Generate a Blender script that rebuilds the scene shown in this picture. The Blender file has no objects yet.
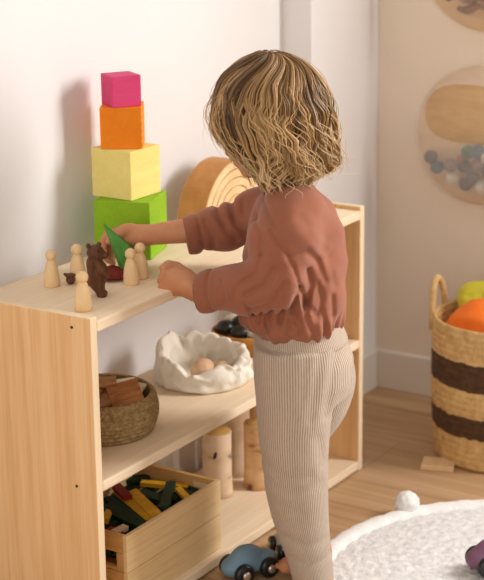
import bpy, bmesh, math, random
import numpy as np
from mathutils import Vector, Matrix, Euler
random.seed(7); RNG = np.random.default_rng(11)
scene = bpy.context.scene
COL = scene.collection
PI = math.pi

# ------------------------------------------------------------------ camera
CF = 1624.16                                   # focal length in pixels of the 484x580 frame
CC = np.array([-2.018, -1.5879, 1.3788])
YAW, PITCH, ROLL = 1.0019, .2791, -.0123
FW = np.array([math.sin(YAW)*math.cos(PITCH), math.cos(YAW)*math.cos(PITCH), -math.sin(PITCH)])
_r0 = np.array([math.cos(YAW), -math.sin(YAW), 0.]); _u0 = np.cross(_r0, FW)
CR = math.cos(ROLL)*_r0 + math.sin(ROLL)*_u0
CU = -math.sin(ROLL)*_r0 + math.cos(ROLL)*_u0
RH = np.array([math.cos(YAW), -math.sin(YAW), 0.])        # level direction across the view
NH = np.array([math.sin(YAW), math.cos(YAW), 0.])         # level direction away from the camera
BASE = np.array([.41, -.19, 0.])                          # where the child stands

def ray(x, y): return FW + CR*(x-242)/CF - CU*(y-290)/CF
def at(x, y, ax, val):
    d = ray(x, y); return CC + d*(val-CC[ax])/d[ax]
def K(x, y, off=0.):                                       # point at depth «off» behind the child's own axis
    d = ray(x, y); t = ((BASE-CC)@NH + off)/(d@NH); return CC + d*t

cam = bpy.data.cameras.new('camera'); cam_o = bpy.data.objects.new('camera', cam); COL.objects.link(cam_o)
cam_o.matrix_world = Matrix(((CR[0], CU[0], -FW[0], CC[0]), (CR[1], CU[1], -FW[1], CC[1]), (CR[2], CU[2], -FW[2], CC[2]), (0, 0, 0, 1)))
cam.sensor_fit = 'HORIZONTAL'; cam.sensor_width = 36; cam.lens = CF*36/484
cam.clip_start = .05
cam.dof.use_dof = True; cam.dof.focus_distance = 2.86; cam.dof.aperture_fstop = 5.6
scene.camera = cam_o

# ------------------------------------------------------------------ materials
def srgb(c):
    return tuple((v/255/12.92 if v/255 <= .04045 else ((v/255+.055)/1.055)**2.4) for v in c) + (1.,)
class NT:
    def __init__(s, name):
        s.m = bpy.data.materials.new(name); s.m.use_nodes = True
        s.t = s.m.node_tree; s.b = s.t.nodes['Principled BSDF']
    def n(s, typ, **kw):
        o = s.t.nodes.new(typ)
        for k, v in kw.items():
            if k in o.inputs: o.inputs[k].default_value = v
            else: setattr(o, k, v)
        return o
    def l(s, a, b): s.t.links.new(a, b)
    def ramp(s, fac, stops):
        r = s.n('ShaderNodeValToRGB'); e = r.color_ramp.elements
        while len(e) < len(stops): e.new(.5)
        for i, (p, c) in enumerate(stops): e[i].position = p; e[i].color = srgb(c)
        s.l(fac, r.inputs[0]); return r.outputs[0]
    def bump(s, h, strength=.3, dist=.002):
        b = s.n('ShaderNodeBump'); b.inputs['Strength'].default_value = strength; b.inputs['Distance'].default_value = dist
        s.l(h, b.inputs['Height']); s.l(b.outputs[0], s.b.inputs['Normal'])
    def coord(s, scale, kind='Object', rot=(0, 0, 0)):
        c = s.n('ShaderNodeTexCoord'); m = s.n('ShaderNodeMapping')
        m.inputs['Scale'].default_value = scale; m.inputs['Rotation'].default_value = rot
        s.l(c.outputs[kind], m.inputs[0]); return m.outputs[0]
    def noise(s, vec, scale, detail=3, rough=.55, dist=0.):
        n = s.n('ShaderNodeTexNoise'); n.inputs['Scale'].default_value = scale; n.inputs['Detail'].default_value = detail
        n.inputs['Roughness'].default_value = rough; n.inputs['Distortion'].default_value = dist
        s.l(vec, n.inputs['Vector']); return n.outputs[0]

def plain(name, c, c2=None, scale=30, rough=.6, spec=.3, bump=0., bscale=200, sheen=0.):
    N = NT(name); v = N.coord((1, 1, 1)); c2 = c2 or tuple(max(0, int(x*.93)) for x in c)
    N.l(N.ramp(N.noise(v, scale), [(.3, c2), (.7, c)]), N.b.inputs['Base Color'])
    N.b.inputs['Roughness'].default_value = rough; N.b.inputs['Specular IOR Level'].default_value = spec
    if bump: N.bump(N.noise(v, bscale, 4), bump, .002)
    if sheen: N.b.inputs['Sheen Weight'].default_value = sheen
    return N.m
def wood(name, dark, light, scale=(1, 30, 30), fine=1., rough=.55, spec=.25, mid=None):
    N = NT(name); v = N.coord(scale)
    a = N.noise(v, 1.6*fine, 3, .6, .6); b = N.noise(v, 9*fine, 2, .6)
    mx = N.n('ShaderNodeMix', data_type='FLOAT'); mx.inputs[0].default_value = .35
    N.l(a, mx.inputs[2]); N.l(b, mx.inputs[3])
    st = [(.34, dark), (.66, light)] if not mid else [(.32, dark), (.5, mid), (.68, light)]
    N.l(N.ramp(mx.outputs[0], st), N.b.inputs['Base Color'])
    N.b.inputs['Roughness'].default_value = rough; N.b.inputs['Specular IOR Level'].default_value = spec
    N.bump(b, .08, .001)
    return N.m

M = {}
M['wall'] = plain('white_wall_paint', (232, 229, 229), (229, 226, 226), 3, .85, .15)
M['wall_w'] = plain('warm_lit_wall_paint', (232, 217, 199), (228, 213, 195), 3, .85, .15)  # slightly warm paint, with warm bounce light also put into the beige
M['trim'] = plain('white_trim_paint', (226, 218, 208), (222, 214, 204), 5, .5, .3)
M['pine_side'] = wood('pine_panel_vertical_grain', (213, 165, 112), (236, 198, 150), (1, 30, .9), 1, mid=(228, 185, 134))
M['pine_top'] = wood('pine_board_long_grain', (233, 208, 174), (245, 227, 200), (.9, 26, 26))
M['pine_edge'] = wood('pine_pale_edge', (232, 206, 168), (242, 222, 190), (20, 20, .9))
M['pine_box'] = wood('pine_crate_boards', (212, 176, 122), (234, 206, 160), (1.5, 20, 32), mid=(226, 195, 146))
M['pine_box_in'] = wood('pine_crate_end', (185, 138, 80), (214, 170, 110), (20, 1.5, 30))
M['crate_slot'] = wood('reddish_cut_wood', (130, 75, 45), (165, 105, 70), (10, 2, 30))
M['peg'] = wood('beech_peg_wood', (226, 190, 138), (240, 211, 166), (20, 20, 2))
M['bear'] = wood('walnut_bear_wood', (74, 44, 28), (118, 76, 50), (25, 25, 3))
M['bear_dark'] = plain('dark_wood_paint', (48, 28, 20), None, 40, .6)
M['red_felt'] = plain('dark_red_wood', (140, 48, 36), (110, 34, 28), 60, .6)
M['tree_green'] = wood('green_stained_cone', (66, 128, 48), (100, 160, 74), (30, 30, 4))
def stained(nm, c, c2): return wood(nm, c2, c, (3, 18, 18), 1.2, .6, .2)
M['c_green'] = stained('lime_green_stain', (146, 190, 38), (132, 176, 30))
M['c_yellow'] = stained('pale_yellow_stain', (238, 222, 140), (230, 211, 124))
M['c_orange'] = stained('orange_stain', (244, 142, 28), (236, 128, 18))
M['c_pink'] = stained('magenta_pink_stain', (214, 74, 120), (200, 58, 106))
M['joint'] = plain('dark_joint_stain', (170, 92, 24), None, 30)
M['arch_side'] = wood('amber_wood_bent', (186, 128, 66), (206, 150, 88), (5, 6, 5), rough=.5)
M['arch_face'] = wood('pale_end_grain', (226, 188, 138), (241, 210, 166), (9, 4, 9))
def rope_mat():
    N = NT('jute_rope'); v = N.coord((1, 1, 1))
    n = N.noise(v, 120, 4, .7); N.l(N.ramp(n, [(.25, (104, 82, 48)), (.5, (160, 132, 86)), (.75, (196, 170, 122))]), N.b.inputs['Base Color'])
    N.b.inputs['Roughness'].default_value = .9; N.bump(n, .8, .004); return N.m
M['rope'] = rope_mat()
M['plank_brown'] = wood('brown_oak_slice', (140, 90, 52), (198, 144, 98), (10, 70, 10), mid=(174, 118, 74))
M['plank_mid'] = wood('tan_wood_slice', (150, 104, 64), (196, 150, 102), (10, 50, 10))
M['plank_pale'] = wood('pale_wood_slice', (210, 190, 164), (232, 216, 194), (10, 40, 10))
M['canvas'] = plain('natural_canvas', (240, 233, 220), (232, 223, 208), 25, .92, .1, .5, 120)
M['egg'] = wood('light_wood_egg', (206, 164, 128), (226, 190, 156), (8, 8, 20))
M['bowl'] = wood('honey_wood_bowl', (170, 116, 50), (204, 152, 80), (6, 6, 24))
M['black_stone'] = plain('black_pebble', (44, 42, 38), (26, 26, 24), 30, .35, .5)
M['white_stone'] = plain('white_pebble', (232, 228, 216), None, 30, .5)
def birch(nm, light, mid, dark, amt):
    N = NT(nm); v = N.coord((14, 14, 30)); a = N.noise(v, 1., 3, .6)
    v2 = N.coord((6, 6, 9)); b = N.noise(v2, 1.7, 2, .5)
    mx = N.n('ShaderNodeMix', data_type='FLOAT'); mx.inputs[0].default_value = .6; N.l(a, mx.inputs[2]); N.l(b, mx.inputs[3])
    N.l(N.ramp(mx.outputs[0], [(.0, dark), (amt-.04, dark), (amt+.03, mid), (amt+.16, light)]), N.b.inputs['Base Color'])
    N.b.inputs['Roughness'].default_value = .75; N.bump(a, .3, .003); return N.m
M['birch'] = birch('pale_birch_bark', (234, 208, 178), (222, 190, 156), (58, 40, 28), .335)
M['birch_b'] = birch('brown_birch_bark', (226, 190, 144), (206, 160, 110), (110, 66, 36), .40)
M['log_end'] = wood('log_end_grain', (206, 160, 84), (230, 190, 116), (12, 12, 12))
M['d_yellow'] = wood('yellow_stained_block', (206, 152, 24), (232, 182, 50), (20, 20, 20))
M['d_green'] = wood('dark_green_stained_block', (20, 42, 24), (34, 60, 38), (20, 20, 20))
M['d_red'] = wood('red_stained_block', (128, 28, 24), (158, 44, 36), (20, 20, 20))
M['d_white'] = wood('unpainted_block', (220, 190, 152), (236, 212, 178), (20, 20, 20))
M['car_blue'] = plain('blue_grey_paint', (118, 148, 168), (106, 138, 158), 20, .45, .4)
M['car_grey'] = plain('grey_white_paint', (196, 188, 178), None, 20, .5)
M['car_purple'] = plain('dusty_purple_paint', (120, 82, 104), None, 20, .5)
M['tyre'] = plain('black_rubber', (26, 27, 29), (20, 21, 22), 50, .35, .5)
N = NT('brushed_metal_hub'); v = N.coord((1, 1, 1)); N.l(N.ramp(N.noise(v, 300), [(.3, (188, 176, 156)), (.7, (214, 204, 188))]), N.b.inputs['Base Color'])
N.b.inputs['Metallic'].default_value = .8; N.b.inputs['Roughness'].default_value = .35; M['hub'] = N.m
M['screw'] = plain('dark_screw', (50, 36, 26), None, 50, .5)
def big_basket():
    N = NT('striped_seagrass_weave'); g = N.n('ShaderNodeTexCoord'); sp = N.n('ShaderNodeSeparateXYZ'); N.l(g.outputs['Object'], sp.inputs[0])
    v = N.coord((1, 1, 1)); n = N.noise(v, 60, 3, .6)
    w = N.n('ShaderNodeTexWave', wave_type='BANDS', bands_direction='Z'); w.inputs['Scale'].default_value = 22; w.inputs['Distortion'].default_value = 2.5
    w.inputs['Detail'].default_value = 2; w.inputs['Detail Scale'].default_value = 6; N.l(v, w.inputs['Vector'])
    light = N.ramp(n, [(.3, (190, 150, 92)), (.7, (226, 190, 132))]); dark = N.ramp(n, [(.3, (62, 40, 20)), (.7, (92, 62, 34))])
    # wobbling band edges
    nz = N.n('ShaderNodeMath', operation='MULTIPLY_ADD'); N.l(N.noise(v, 40, 2), nz.inputs[0]); nz.inputs[1].default_value = .014; N.l(sp.outputs[2], nz.inputs[2])
    r = N.n('ShaderNodeValToRGB'); r.color_ramp.interpolation = 'CONSTANT'; e = r.color_ramp.elements
    while len(e) < 5: e.new(.5)
    for i, (p, c) in enumerate([(0, 0), (BST[0], 1), (BST[1], 0), (BST[2], 1), (BST[3], 0)]): e[i].position = p; e[i].color = (c, c, c, 1)
    sc = N.n('ShaderNodeMath', operation='DIVIDE'); N.l(nz.outputs[0], sc.inputs[0]); sc.inputs[1].default_value = .4; N.l(sc.outputs[0], r.inputs[0])
    mx = N.n('ShaderNodeMix', data_type='RGBA'); N.l(r.outputs[0], mx.inputs[0]); N.l(light, mx.inputs[6]); N.l(dark, mx.inputs[7])
    N.l(mx.outputs[2], N.b.inputs['Base Color']); N.b.inputs['Roughness'].default_value = .85
    N.bump(w.outputs[1], .5, .004); return N.m
BST = (.083/.4, .133/.4, .195/.4, .257/.4)
M['basket'] = big_basket()
M['basket_handle'] = plain('woven_handle', (222, 188, 134), (196, 158, 104), 90, .85, .2, .4, 150)
def cloth(nm, c, c2):
    N = NT(nm); v = N.coord((1, 1, 1)); N.l(N.ramp(N.noise(v, 14), [(.3, c2), (.7, c)]), N.b.inputs['Base Color'])
    N.b.inputs['Roughness'].default_value = .7; N.b.inputs['Subsurface Weight'].default_value = .15; N.b.inputs['Subsurface Radius'].default_value = (.02, .01, .005); return N.m
M['orange_silk'] = cloth('orange_silk', (244, 128, 26), (232, 108, 14))
M['lime_silk'] = cloth('yellow_green_silk', (206, 196, 54), (188, 180, 40))
M['rug'] = plain('white_tufted_cotton', (236, 234, 232), (206, 204, 203), 70, .95, .1, 1., 170)
M['rug_edge'] = plain('white_cotton_border', (242, 240, 238), (230, 228, 226), 120, .95, .1, .8, 260)
M['chip'] = wood('plywood_tile', (220, 182, 136), (236, 204, 160), (20, 3, 10))
def floor_mat():
    N = NT('oak_floor_planks'); v = N.coord((1, 1, 1), rot=(0, 0, PI/2))
    br = N.n('ShaderNodeTexBrick'); br.offset = .37; br.inputs['Scale'].default_value = 1; br.inputs['Brick Width'].default_value = 1.3; br.inputs['Row Height'].default_value = .19
    br.inputs['Mortar Size'].default_value = .0016; br.inputs['Mortar Smooth'].default_value = .3; br.inputs['Bias'].default_value = 0
    br.inputs['Color1'].default_value = (.42, .42, .42, 1); br.inputs['Color2'].default_value = (.6, .6, .6, 1); br.inputs['Mortar'].default_value = (.2, .2, .2, 1)
    N.l(v, br.inputs['Vector'])
    v2 = N.coord((22, 1.3, 1)); n = N.noise(v2, 1.5, 4, .6, .5)
    mx = N.n('ShaderNodeMix', data_type='FLOAT'); mx.inputs[0].default_value = .42; N.l(n, mx.inputs[2]); N.l(br.outputs[0], mx.inputs[3])
    N.l(N.ramp(mx.outputs[0], [(.28, (140, 106, 72)), (.45, (178, 142, 104)), (.62, (196, 162, 124))]), N.b.inputs['Base Color'])
    N.b.inputs['Roughness'].default_value = .45; N.b.inputs['Specular IOR Level'].default_value = .35; return N.m
M['floor'] = floor_mat()
N = NT('clear_acrylic'); N.b.inputs['Base Color'].default_value = (.97, .95, .94, 1); N.b.inputs['Roughness'].default_value = .12
tr = N.n('ShaderNodeBsdfTransparent'); mxs = N.n('ShaderNodeMixShader'); v = N.coord((1, 1, 1))
mr = N.n('ShaderNodeMapRange'); N.l(N.noise(v, 6), mr.inputs[0]); mr.inputs[3].default_value = .11; mr.inputs[4].default_value = .17
N.l(mr.outputs[0], mxs.inputs[0]); N.l(tr.outputs[0], mxs.inputs[1]); N.l(N.b.outputs[0], mxs.inputs[2])
N.l(mxs.outputs[0], N.t.nodes['Material Output'].inputs[0]); M['acrylic'] = N.m
M['acrylic_thin'] = N.m.copy(); _m = [n for n in M['acrylic_thin'].node_tree.nodes if n.type == 'MAP_RANGE'][0]; _m.inputs[3].default_value = .05; _m.inputs[4].default_value = .08
M['disc'] = wood('round_birch_plywood', (204, 168, 124), (224, 190, 146), (3, 3, 14))
for k, c in dict(b_grey=(84, 78, 74), b_teal=(62, 98, 108), b_green=(62, 104, 66), b_white=(208, 200, 186), b_red=(140, 72, 58), b_dark=(66, 66, 62), b_taupe=(134, 112, 96)).items():
    M[k] = plain('felt_'+k[2:], c, None, 60, .9, .1, .4, 200)
M['drift'] = wood('brown_driftwood', (96, 60, 38), (160, 112, 76), (8, 8, 8))
# person
def skin_mat():
    N = NT('skin'); v = N.coord((1, 1, 1)); N.l(N.ramp(N.noise(v, 25), [(.3, (190, 130, 93)), (.7, (202, 144, 106))]), N.b.inputs['Base Color'])
    N.b.inputs['Roughness'].default_value = .5; N.b.inputs['Specular IOR Level'].default_value = .3
    N.b.inputs['Subsurface Weight'].default_value = .15; N.b.inputs['Subsurface Radius'].default_value = (.01, .004, .002); N.b.inputs['Subsurface Scale'].default_value = .5; return N.m
M['skin'] = skin_mat()
M['lip'] = plain('lip', (186, 104, 92), None, 40, .45); M['eye_white'] = plain('eye_white', (232, 228, 222), None, 40, .25, .5)
M['iris'] = plain('iris', (66, 60, 52), None, 40, .2, .5)
M['shirt'] = plain('dusty_rose_cotton', (154, 97, 74), (145, 89, 67), 12, .85, .15, .25, 420, sheen=.2)
M['seam'] = plain('rose_seam_thread', (150, 92, 74), None, 30, .85)
def rib_mat():
    N = NT('oatmeal_ribbed_knit'); a = N.n('ShaderNodeAttribute', attribute_name='rib')
    m1 = N.n('ShaderNodeMath', operation='MULTIPLY'); N.l(a.outputs['Fac'], m1.inputs[0]); m1.inputs[1].default_value = 2*PI/.0040
    s = N.n('ShaderNodeMath', operation='SINE'); N.l(m1.outputs[0], s.inputs[0])
    mr = N.n('ShaderNodeMapRange'); N.l(s.outputs[0], mr.inputs[0]); mr.inputs[1].default_value = -1
    v = N.coord((1, 1, .35)); n = N.noise(v, 300, 3, .7)
    mx = N.n('ShaderNodeMix', data_type='FLOAT'); mx.inputs[0].default_value = .6; N.l(n, mx.inputs[2]); N.l(mr.outputs[0], mx.inputs[3])
    N.l(N.ramp(mx.outputs[0], [(.12, (152, 132, 114)), (.45, (181, 162, 144)), (.8, (200, 184, 167))]), N.b.inputs['Base Color'])
    N.b.inputs['Roughness'].default_value = .9; N.b.inputs['Specular IOR Level'].default_value = .1; N.b.inputs['Sheen Weight'].default_value = .2
    N.bump(mr.outputs[0], .55, .001); return N.m
M['rib'] = rib_mat()
def hair_mat():
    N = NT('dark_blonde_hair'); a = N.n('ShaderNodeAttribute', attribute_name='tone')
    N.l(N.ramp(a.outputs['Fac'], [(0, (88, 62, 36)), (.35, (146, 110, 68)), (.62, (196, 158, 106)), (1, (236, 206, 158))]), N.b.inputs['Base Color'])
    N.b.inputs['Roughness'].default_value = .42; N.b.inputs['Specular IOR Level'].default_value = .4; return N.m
M['hair'] = hair_mat()

# ------------------------------------------------------------------ object helpers
def link(name, me, mat, parent=None, loc=(0, 0, 0), rot=(0, 0, 0)):
    o = bpy.data.objects.new(name, me); COL.objects.link(o)
    for m in (mat if isinstance(mat, (list, tuple)) else [mat]): me.materials.append(m)
    o.location = loc; o.rotation_euler = rot
    if parent: o.parent = parent
    return o
def tag(o, label=None, cat=None, group=None, kind=None):
    if label: o['label'] = label
    if cat: o['category'] = cat
    if group: o['group'] = group
    if kind: o['kind'] = kind
    return o
def empty(name, loc, rot=(0, 0, 0)):
    o = bpy.data.objects.new(name, None); COL.objects.link(o); o.location = loc; o.rotation_euler = rot; o.empty_display_size = .05; return o
def mesh_of(bm, name='m', smooth=False):
    me = bpy.data.meshes.new(name); bm.normal_update(); bm.to_mesh(me); bm.free()
    if smooth: me.polygons.foreach_set('use_smooth', [True]*len(me.polygons))
    return me
def box(bm, lo, hi, bev=0., seg=2, mi=0):
    lo, hi = Vector(lo), Vector(hi)
    r = bmesh.ops.create_cube(bm, size=1); vs = r['verts']
    for v in vs: v.co = Vector([(lo[i]+hi[i])/2 + v.co[i]*(hi[i]-lo[i]) for i in range(3)])
    if bev:
        es = list({e for v in vs for e in v.link_edges})
        bmesh.ops.bevel(bm, geom=es, offset=bev, segments=seg, affect='EDGES', profile=.6)
    return bm
def boxes(name, lst, mat, parent=None, bev=.0015, loc=(0, 0, 0), rot=(0, 0, 0), smooth=False):
    bm = bmesh.new()
    for lo, hi in lst: box(bm, lo, hi, bev)
    return link(name, mesh_of(bm, name, smooth), mat, parent, loc, rot)
def lathe(prof, seg=40, rfun=None, cap=True):
    """prof: (r,z) list from bottom centre outwards; rfun(angle, i) -> radius factor"""
    V = []; Fc = []; n = len(prof)
    for i, (r_, z) in enumerate(prof):
        for k in range(seg):
            a = 2*PI*k/seg; q = r_*(rfun(a, i) if rfun else 1); V.append((q*math.cos(a), q*math.sin(a), z))
    for i in range(n-1):
        for k in range(seg):
            k2 = (k+1) % seg; Fc.append((i*seg+k, i*seg+k2, (i+1)*seg+k2, (i+1)*seg+k))
    if cap: Fc.append(tuple(range(seg-1, -1, -1))); Fc.append(tuple((n-1)*seg+k for k in range(seg)))
    me = bpy.data.meshes.new('lathe'); me.from_pydata(V, [], Fc); me.validate()
    me.polygons.foreach_set('use_smooth', [len(p.vertices) == 4 for p in me.polygons]); return me
def tube_mesh(paths, closed=False, sides=8):
    """paths: list of (points, radii)"""
    V = []; Fc = []
    for pts, rad in paths:
        pts = np.asarray(pts, float); n = len(pts); b0 = len(V)
        tg = np.gradient(pts, axis=0)
        if closed: tg = np.roll(pts, -1, 0)-np.roll(pts, 1, 0)
        tg /= np.linalg.norm(tg, axis=1)[:, None]+1e-12
        ref = np.array([0, 0, 1.]) if abs(tg[0][2]) < .9 else np.array([1., 0, 0])
        u = np.cross(tg[0], ref); u /= np.linalg.norm(u)
        for i in range(n):
            u = u - tg[i]*(u@tg[i]); u /= np.linalg.norm(u)+1e-12; w = np.cross(tg[i], u)
            rr = rad[i] if hasattr(rad, '__len__') else rad
            for k in range(sides):
                a = 2*PI*k/sides; V.append(tuple(pts[i]+rr*(u*math.cos(a)+w*math.sin(a))))
        for i in range(n-1 if not closed else n):
            j = (i+1) % n
            for k in range(sides):
                k2 = (k+1) % sides; Fc.append((b0+i*sides+k, b0+i*sides+k2, b0+j*sides+k2, b0+j*sides+k))
        if not closed:
            Fc.append(tuple(b0+k for k in range(sides-1, -1, -1))); Fc.append(tuple(b0+(n-1)*sides+k for k in range(sides)))
    me = bpy.data.meshes.new('tube'); me.from_pydata(V, [], Fc)
    me.polygons.foreach_set('use_smooth', [True]*len(me.polygons)); return me
def copy_tree(o, parent=None):
    c = o.copy(); COL.objects.link(c)
    if parent: c.parent = parent
    for ch in [x for x in bpy.data.objects if x.parent == o]: copy_tree(ch, c)
    return c

# ---- signed-distance modelling: shapes are blended on a grid, then meshed with surface nets
class SDF:
    def __init__(s, lo, hi, h):
        s.lo = np.array(lo, float); s.h = h; s.n = np.ceil((np.array(hi)-s.lo)/h).astype(int)+1
        s.F = np.full(s.n, .2, np.float32)
    def region(s, lo, hi, pad):
        i0 = np.clip(np.floor((np.minimum(lo, hi)-pad-s.lo)/s.h).astype(int), 0, s.n-1); i1 = np.clip(np.ceil((np.maximum(lo, hi)+pad-s.lo)/s.h).astype(int)+1, 1, s.n)
        ax = [s.lo[i]+s.h*np.arange(i0[i], i1[i]) for i in range(3)]
        return tuple(slice(i0[i], i1[i]) for i in range(3)), np.stack(np.meshgrid(*ax, indexing='ij'), -1)
    def blend(s, sl, d, k, op='add'):
        A = s.F[sl]; d = d.astype(np.float32)
        if op == 'sub':
            s.F[sl] = np.maximum(A, -d); return
        if k > 0:
            hh = np.clip(.5+.5*(A-d)/k, 0, 1); s.F[sl] = A*(1-hh)+d*hh-k*hh*(1-hh)
        else: s.F[sl] = np.minimum(A, d)
    def cap(s, a, b, r1, r2=None, k=.008, op='add'):
        a, b = np.array(a, float), np.array(b, float); r2 = r1 if r2 is None else r2
        sl, P = s.region(np.minimum(a, b), np.maximum(a, b), max(r1, r2)+k+4*s.h)
        ab = b-a; t = np.clip(((P-a)@ab)/(ab@ab+1e-12), 0, 1)
        s.blend(sl, np.linalg.norm(P-a-t[..., None]*ab, axis=-1)-(r1+(r2-r1)*t), k, op); return s
    def chain(s, pts, rad, k=.006, k0=None):
        for i in range(len(pts)-1): s.cap(pts[i], pts[i+1], rad[i], rad[i+1], k0 if (k0 is not None and i == 0) else k)
        return s
    def ell(s, c, r, R=None, k=.008, op='add'):
        c = np.array(c, float); r = np.array(r, float)
        sl, P = s.region(c-max(r), c+max(r), k+4*s.h)
        q = (P-c) if R is None else (P-c)@np.array(R).T          # R: rows are the ellipsoid's own axes
        k0 = np.linalg.norm(q/r, axis=-1); k1 = np.linalg.norm(q/(r*r), axis=-1)+1e-9
        s.blend(sl, k0*(k0-1)/k1, k, op); return s
    def loft(s, st, k=.01, zpad=0., op='add', grow=0., shape=None):
        """st: rows (z, cx, cy, a along RH, b along NH), sorted by falling z"""
        st = np.array(sorted(st, key=lambda q: q[0]), float)
        zz = np.linspace(st[0, 0], st[-1, 0], 160)
        ct = [np.interp(zz, st[:, 0], st[:, i]) for i in range(1, 5)]
        ker = np.hanning(23); ker /= ker.sum()
        ct = [np.convolve(np.pad(c, 11, mode='reflect', reflect_type='odd'), ker, 'valid') for c in ct]
        mr = max(ct[2].max(), ct[3].max())+grow
        sl, P = s.region(np.array([ct[0].min()-mr, ct[1].min()-mr, zz[0]-zpad]), np.array([ct[0].max()+mr, ct[1].max()+mr, zz[-1]+zpad]), k+4*s.h)
        z = P[..., 2]; cx, cy, a, b = (np.interp(z, zz, c) for c in ct); a = a+grow; b = b+grow
        dx, dy = P[..., 0]-cx, P[..., 1]-cy
        u = dx*RH[0]+dy*RH[1]; w = dx*NH[0]+dy*NH[1]
        q = np.sqrt((u/a)**2+(w/b)**2)+1e-9; g = np.sqrt((u/a**2)**2+(w/b**2)**2)/q+1e-9
        d = (q-1)/g; d = np.where(q < .3, -np.minimum(a, b)*.7, d)
        d = np.maximum(d, np.maximum(z-zz[-1]-zpad, zz[0]-zpad-z)*.95)
        s.blend(sl, d, k, op); return s
    def mesh(s, name='sdf'):
        F = s.F; n = s.n; ins = F < 0
        cnt = np.zeros(n-1, np.int8); sm = np.zeros(tuple(n-1)+(3,), np.float32)
        num = np.zeros(n-1, np.float32)
        offs = [(0, 0, 0), (1, 0, 0), (0, 1, 0), (1, 1, 0), (0, 0, 1), (1, 0, 1), (0, 1, 1), (1, 1, 1)]
        g = lambda A, o: A[o[0]:o[0]+n[0]-1, o[1]:o[1]+n[1]-1, o[2]:o[2]+n[2]-1]
        for i, a in enumerate(offs):
            for b in offs[i+1:]:
                df = [b[q]-a[q] for q in range(3)]
                if sum(abs(x) for x in df) != 1: continue
                fa, fb = g(F, a), g(F, b); cr = g(ins, a) != g(ins, b)
                t = np.where(cr, fa/np.where(cr, fa-fb, 1), 0)
                for q in range(3): sm[..., q] += np.where(cr, a[q]+t*df[q], 0)
                num += cr
        act = num > 0; idx = -np.ones(n-1, np.int64); idx[act] = np.arange(act.sum())
        ii = np.argwhere(act); V = s.lo+s.h*(ii+sm[act]/num[act][:, None])
        Fc = []
        for ax in range(3):
            o1, o2 = [(1, 2), (2, 0), (0, 1)][ax]
            A = [slice(1, n[q]-1) for q in range(3)]; A[ax] = slice(0, n[ax]-1)
            B = list(A); B[ax] = slice(1, n[ax])
            x0, x1 = ins[tuple(A)], ins[tuple(B)]
            e = np.argwhere(x0 != x1)
            if not len(e): continue
            fl = x0[tuple(e.T)]
            base = e.copy(); base[:, o1] += 1; base[:, o2] += 1; base[:, ax] += 0
            def at_(d1, d2):
                q = base.copy(); q[:, o1] += d1; q[:, o2] += d2; return idx[tuple(q.T)]
            q = np.stack([at_(-1, -1), at_(0, -1), at_(0, 0), at_(-1, 0)], 1)
            q[~fl] = q[~fl][:, ::-1]; Fc.append(q)
        Fc = np.concatenate(Fc); Fc = Fc[(Fc >= 0).all(1)]
        me = bpy.data.meshes.new(name); me.from_pydata(V.tolist(), [], Fc.tolist())
        me.polygons.foreach_set('use_smooth', [True]*len(me.polygons)); return me, V, Fc
def shift(me, loc):
    me.transform(Matrix.Translation(-Vector(loc)))
def smooth_mesh(me, it=2, fac=.5):
    bm = bmesh.new(); bm.from_mesh(me)
    for _ in range(it): bmesh.ops.smooth_vert(bm, verts=bm.verts, factor=fac, use_axis_x=True, use_axis_y=True, use_axis_z=True)
    bm.to_mesh(me); bm.free(); me.polygons.foreach_set('use_smooth', [True]*len(me.polygons))
# ------------------------------------------------------------------ the room
W1, W1B, XS, W2 = .312, .238, 1.137, 1.4626                # back wall, chimney-breast face, its side, right wall
def struct(name, lst, mat, bev=0.): return tag(boxes(name, lst, mat, bev=bev), kind='structure')
struct('floor', [((-2.2, -3.2, -.05), (1.6, .5, 0))], M['floor'])
struct('wall_left', [((-2.2, W1, -.05), (XS+.02, W1+.1, 2.5))], M['wall'])
struct('wall_back', [((XS, W1B, -.05), (W2+.02, W1+.1, 2.5))], M['wall'])
struct('wall_right', [((W2, -3.2, -.05), (W2+.1, W1B+.05, 2.5))], M['wall_w'])
def skirting(name, lo, hi): return struct(name, [(lo, hi)], M['trim'], .004)
skirting('baseboard_left', (-2.2, W1-.013, 0), (XS-.012, W1+.002, .1))
skirting('baseboard_side', (XS-.013, W1B-.012, 0), (XS+.002, W1-.002, .1))
skirting('baseboard_back', (XS+.0005, W1B-.013, 0), (W2-.0135, W1B+.002, .1))
skirting('baseboard_right', (W2-.013, -3.2, 0), (W2+.002, W1B, .1))

# ------------------------------------------------------------------ shelf unit
L, D, H, T = .9524, .277, .600, .0186
sh = tag(empty('shelf_unit', (0, 0, 0)), 'low open pine shelf unit with three boards along the white wall', 'shelf')
for x0, x1 in ((0, T), (L-T, L)):
    p = boxes('side_panel', [((x0, 0, 0), (x1, D, H))], [M['pine_side'], M['pine_edge']], sh, .003)
    for f in p.data.polygons:                               # sawn front and top edges of the panel are paler than its face
        if f.normal.y < -.5 or f.normal.z > .5: f.material_index = 1
    if x0 == 0:
        for x, y in ((72, 327.3), (77, 486)):
            q = at(x, y, 0, 0.); bm = bmesh.new()
            bmesh.ops.create_cone(bm, cap_ends=True, segments=12, radius1=.0024, radius2=.0024, depth=.003, matrix=Matrix.Translation(q) @ Matrix.Rotation(PI/2, 4, 'Y'))
            link('screw', mesh_of(bm), M['screw'], p)
ZT, ZM, ZB = .5915, .3050, .0240
boxes('top_board', [((T, 0, .572), (L-T, D, ZT))], M['pine_top'], sh, .003)
boxes('shelf_board', [((T, 0, .2865), (L-T, D, ZM))], M['pine_top'], sh, .003)
boxes('bottom_board', [((T, 0, .0045), (L-T, D, ZB))], M['pine_top'], sh, .003)

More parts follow.
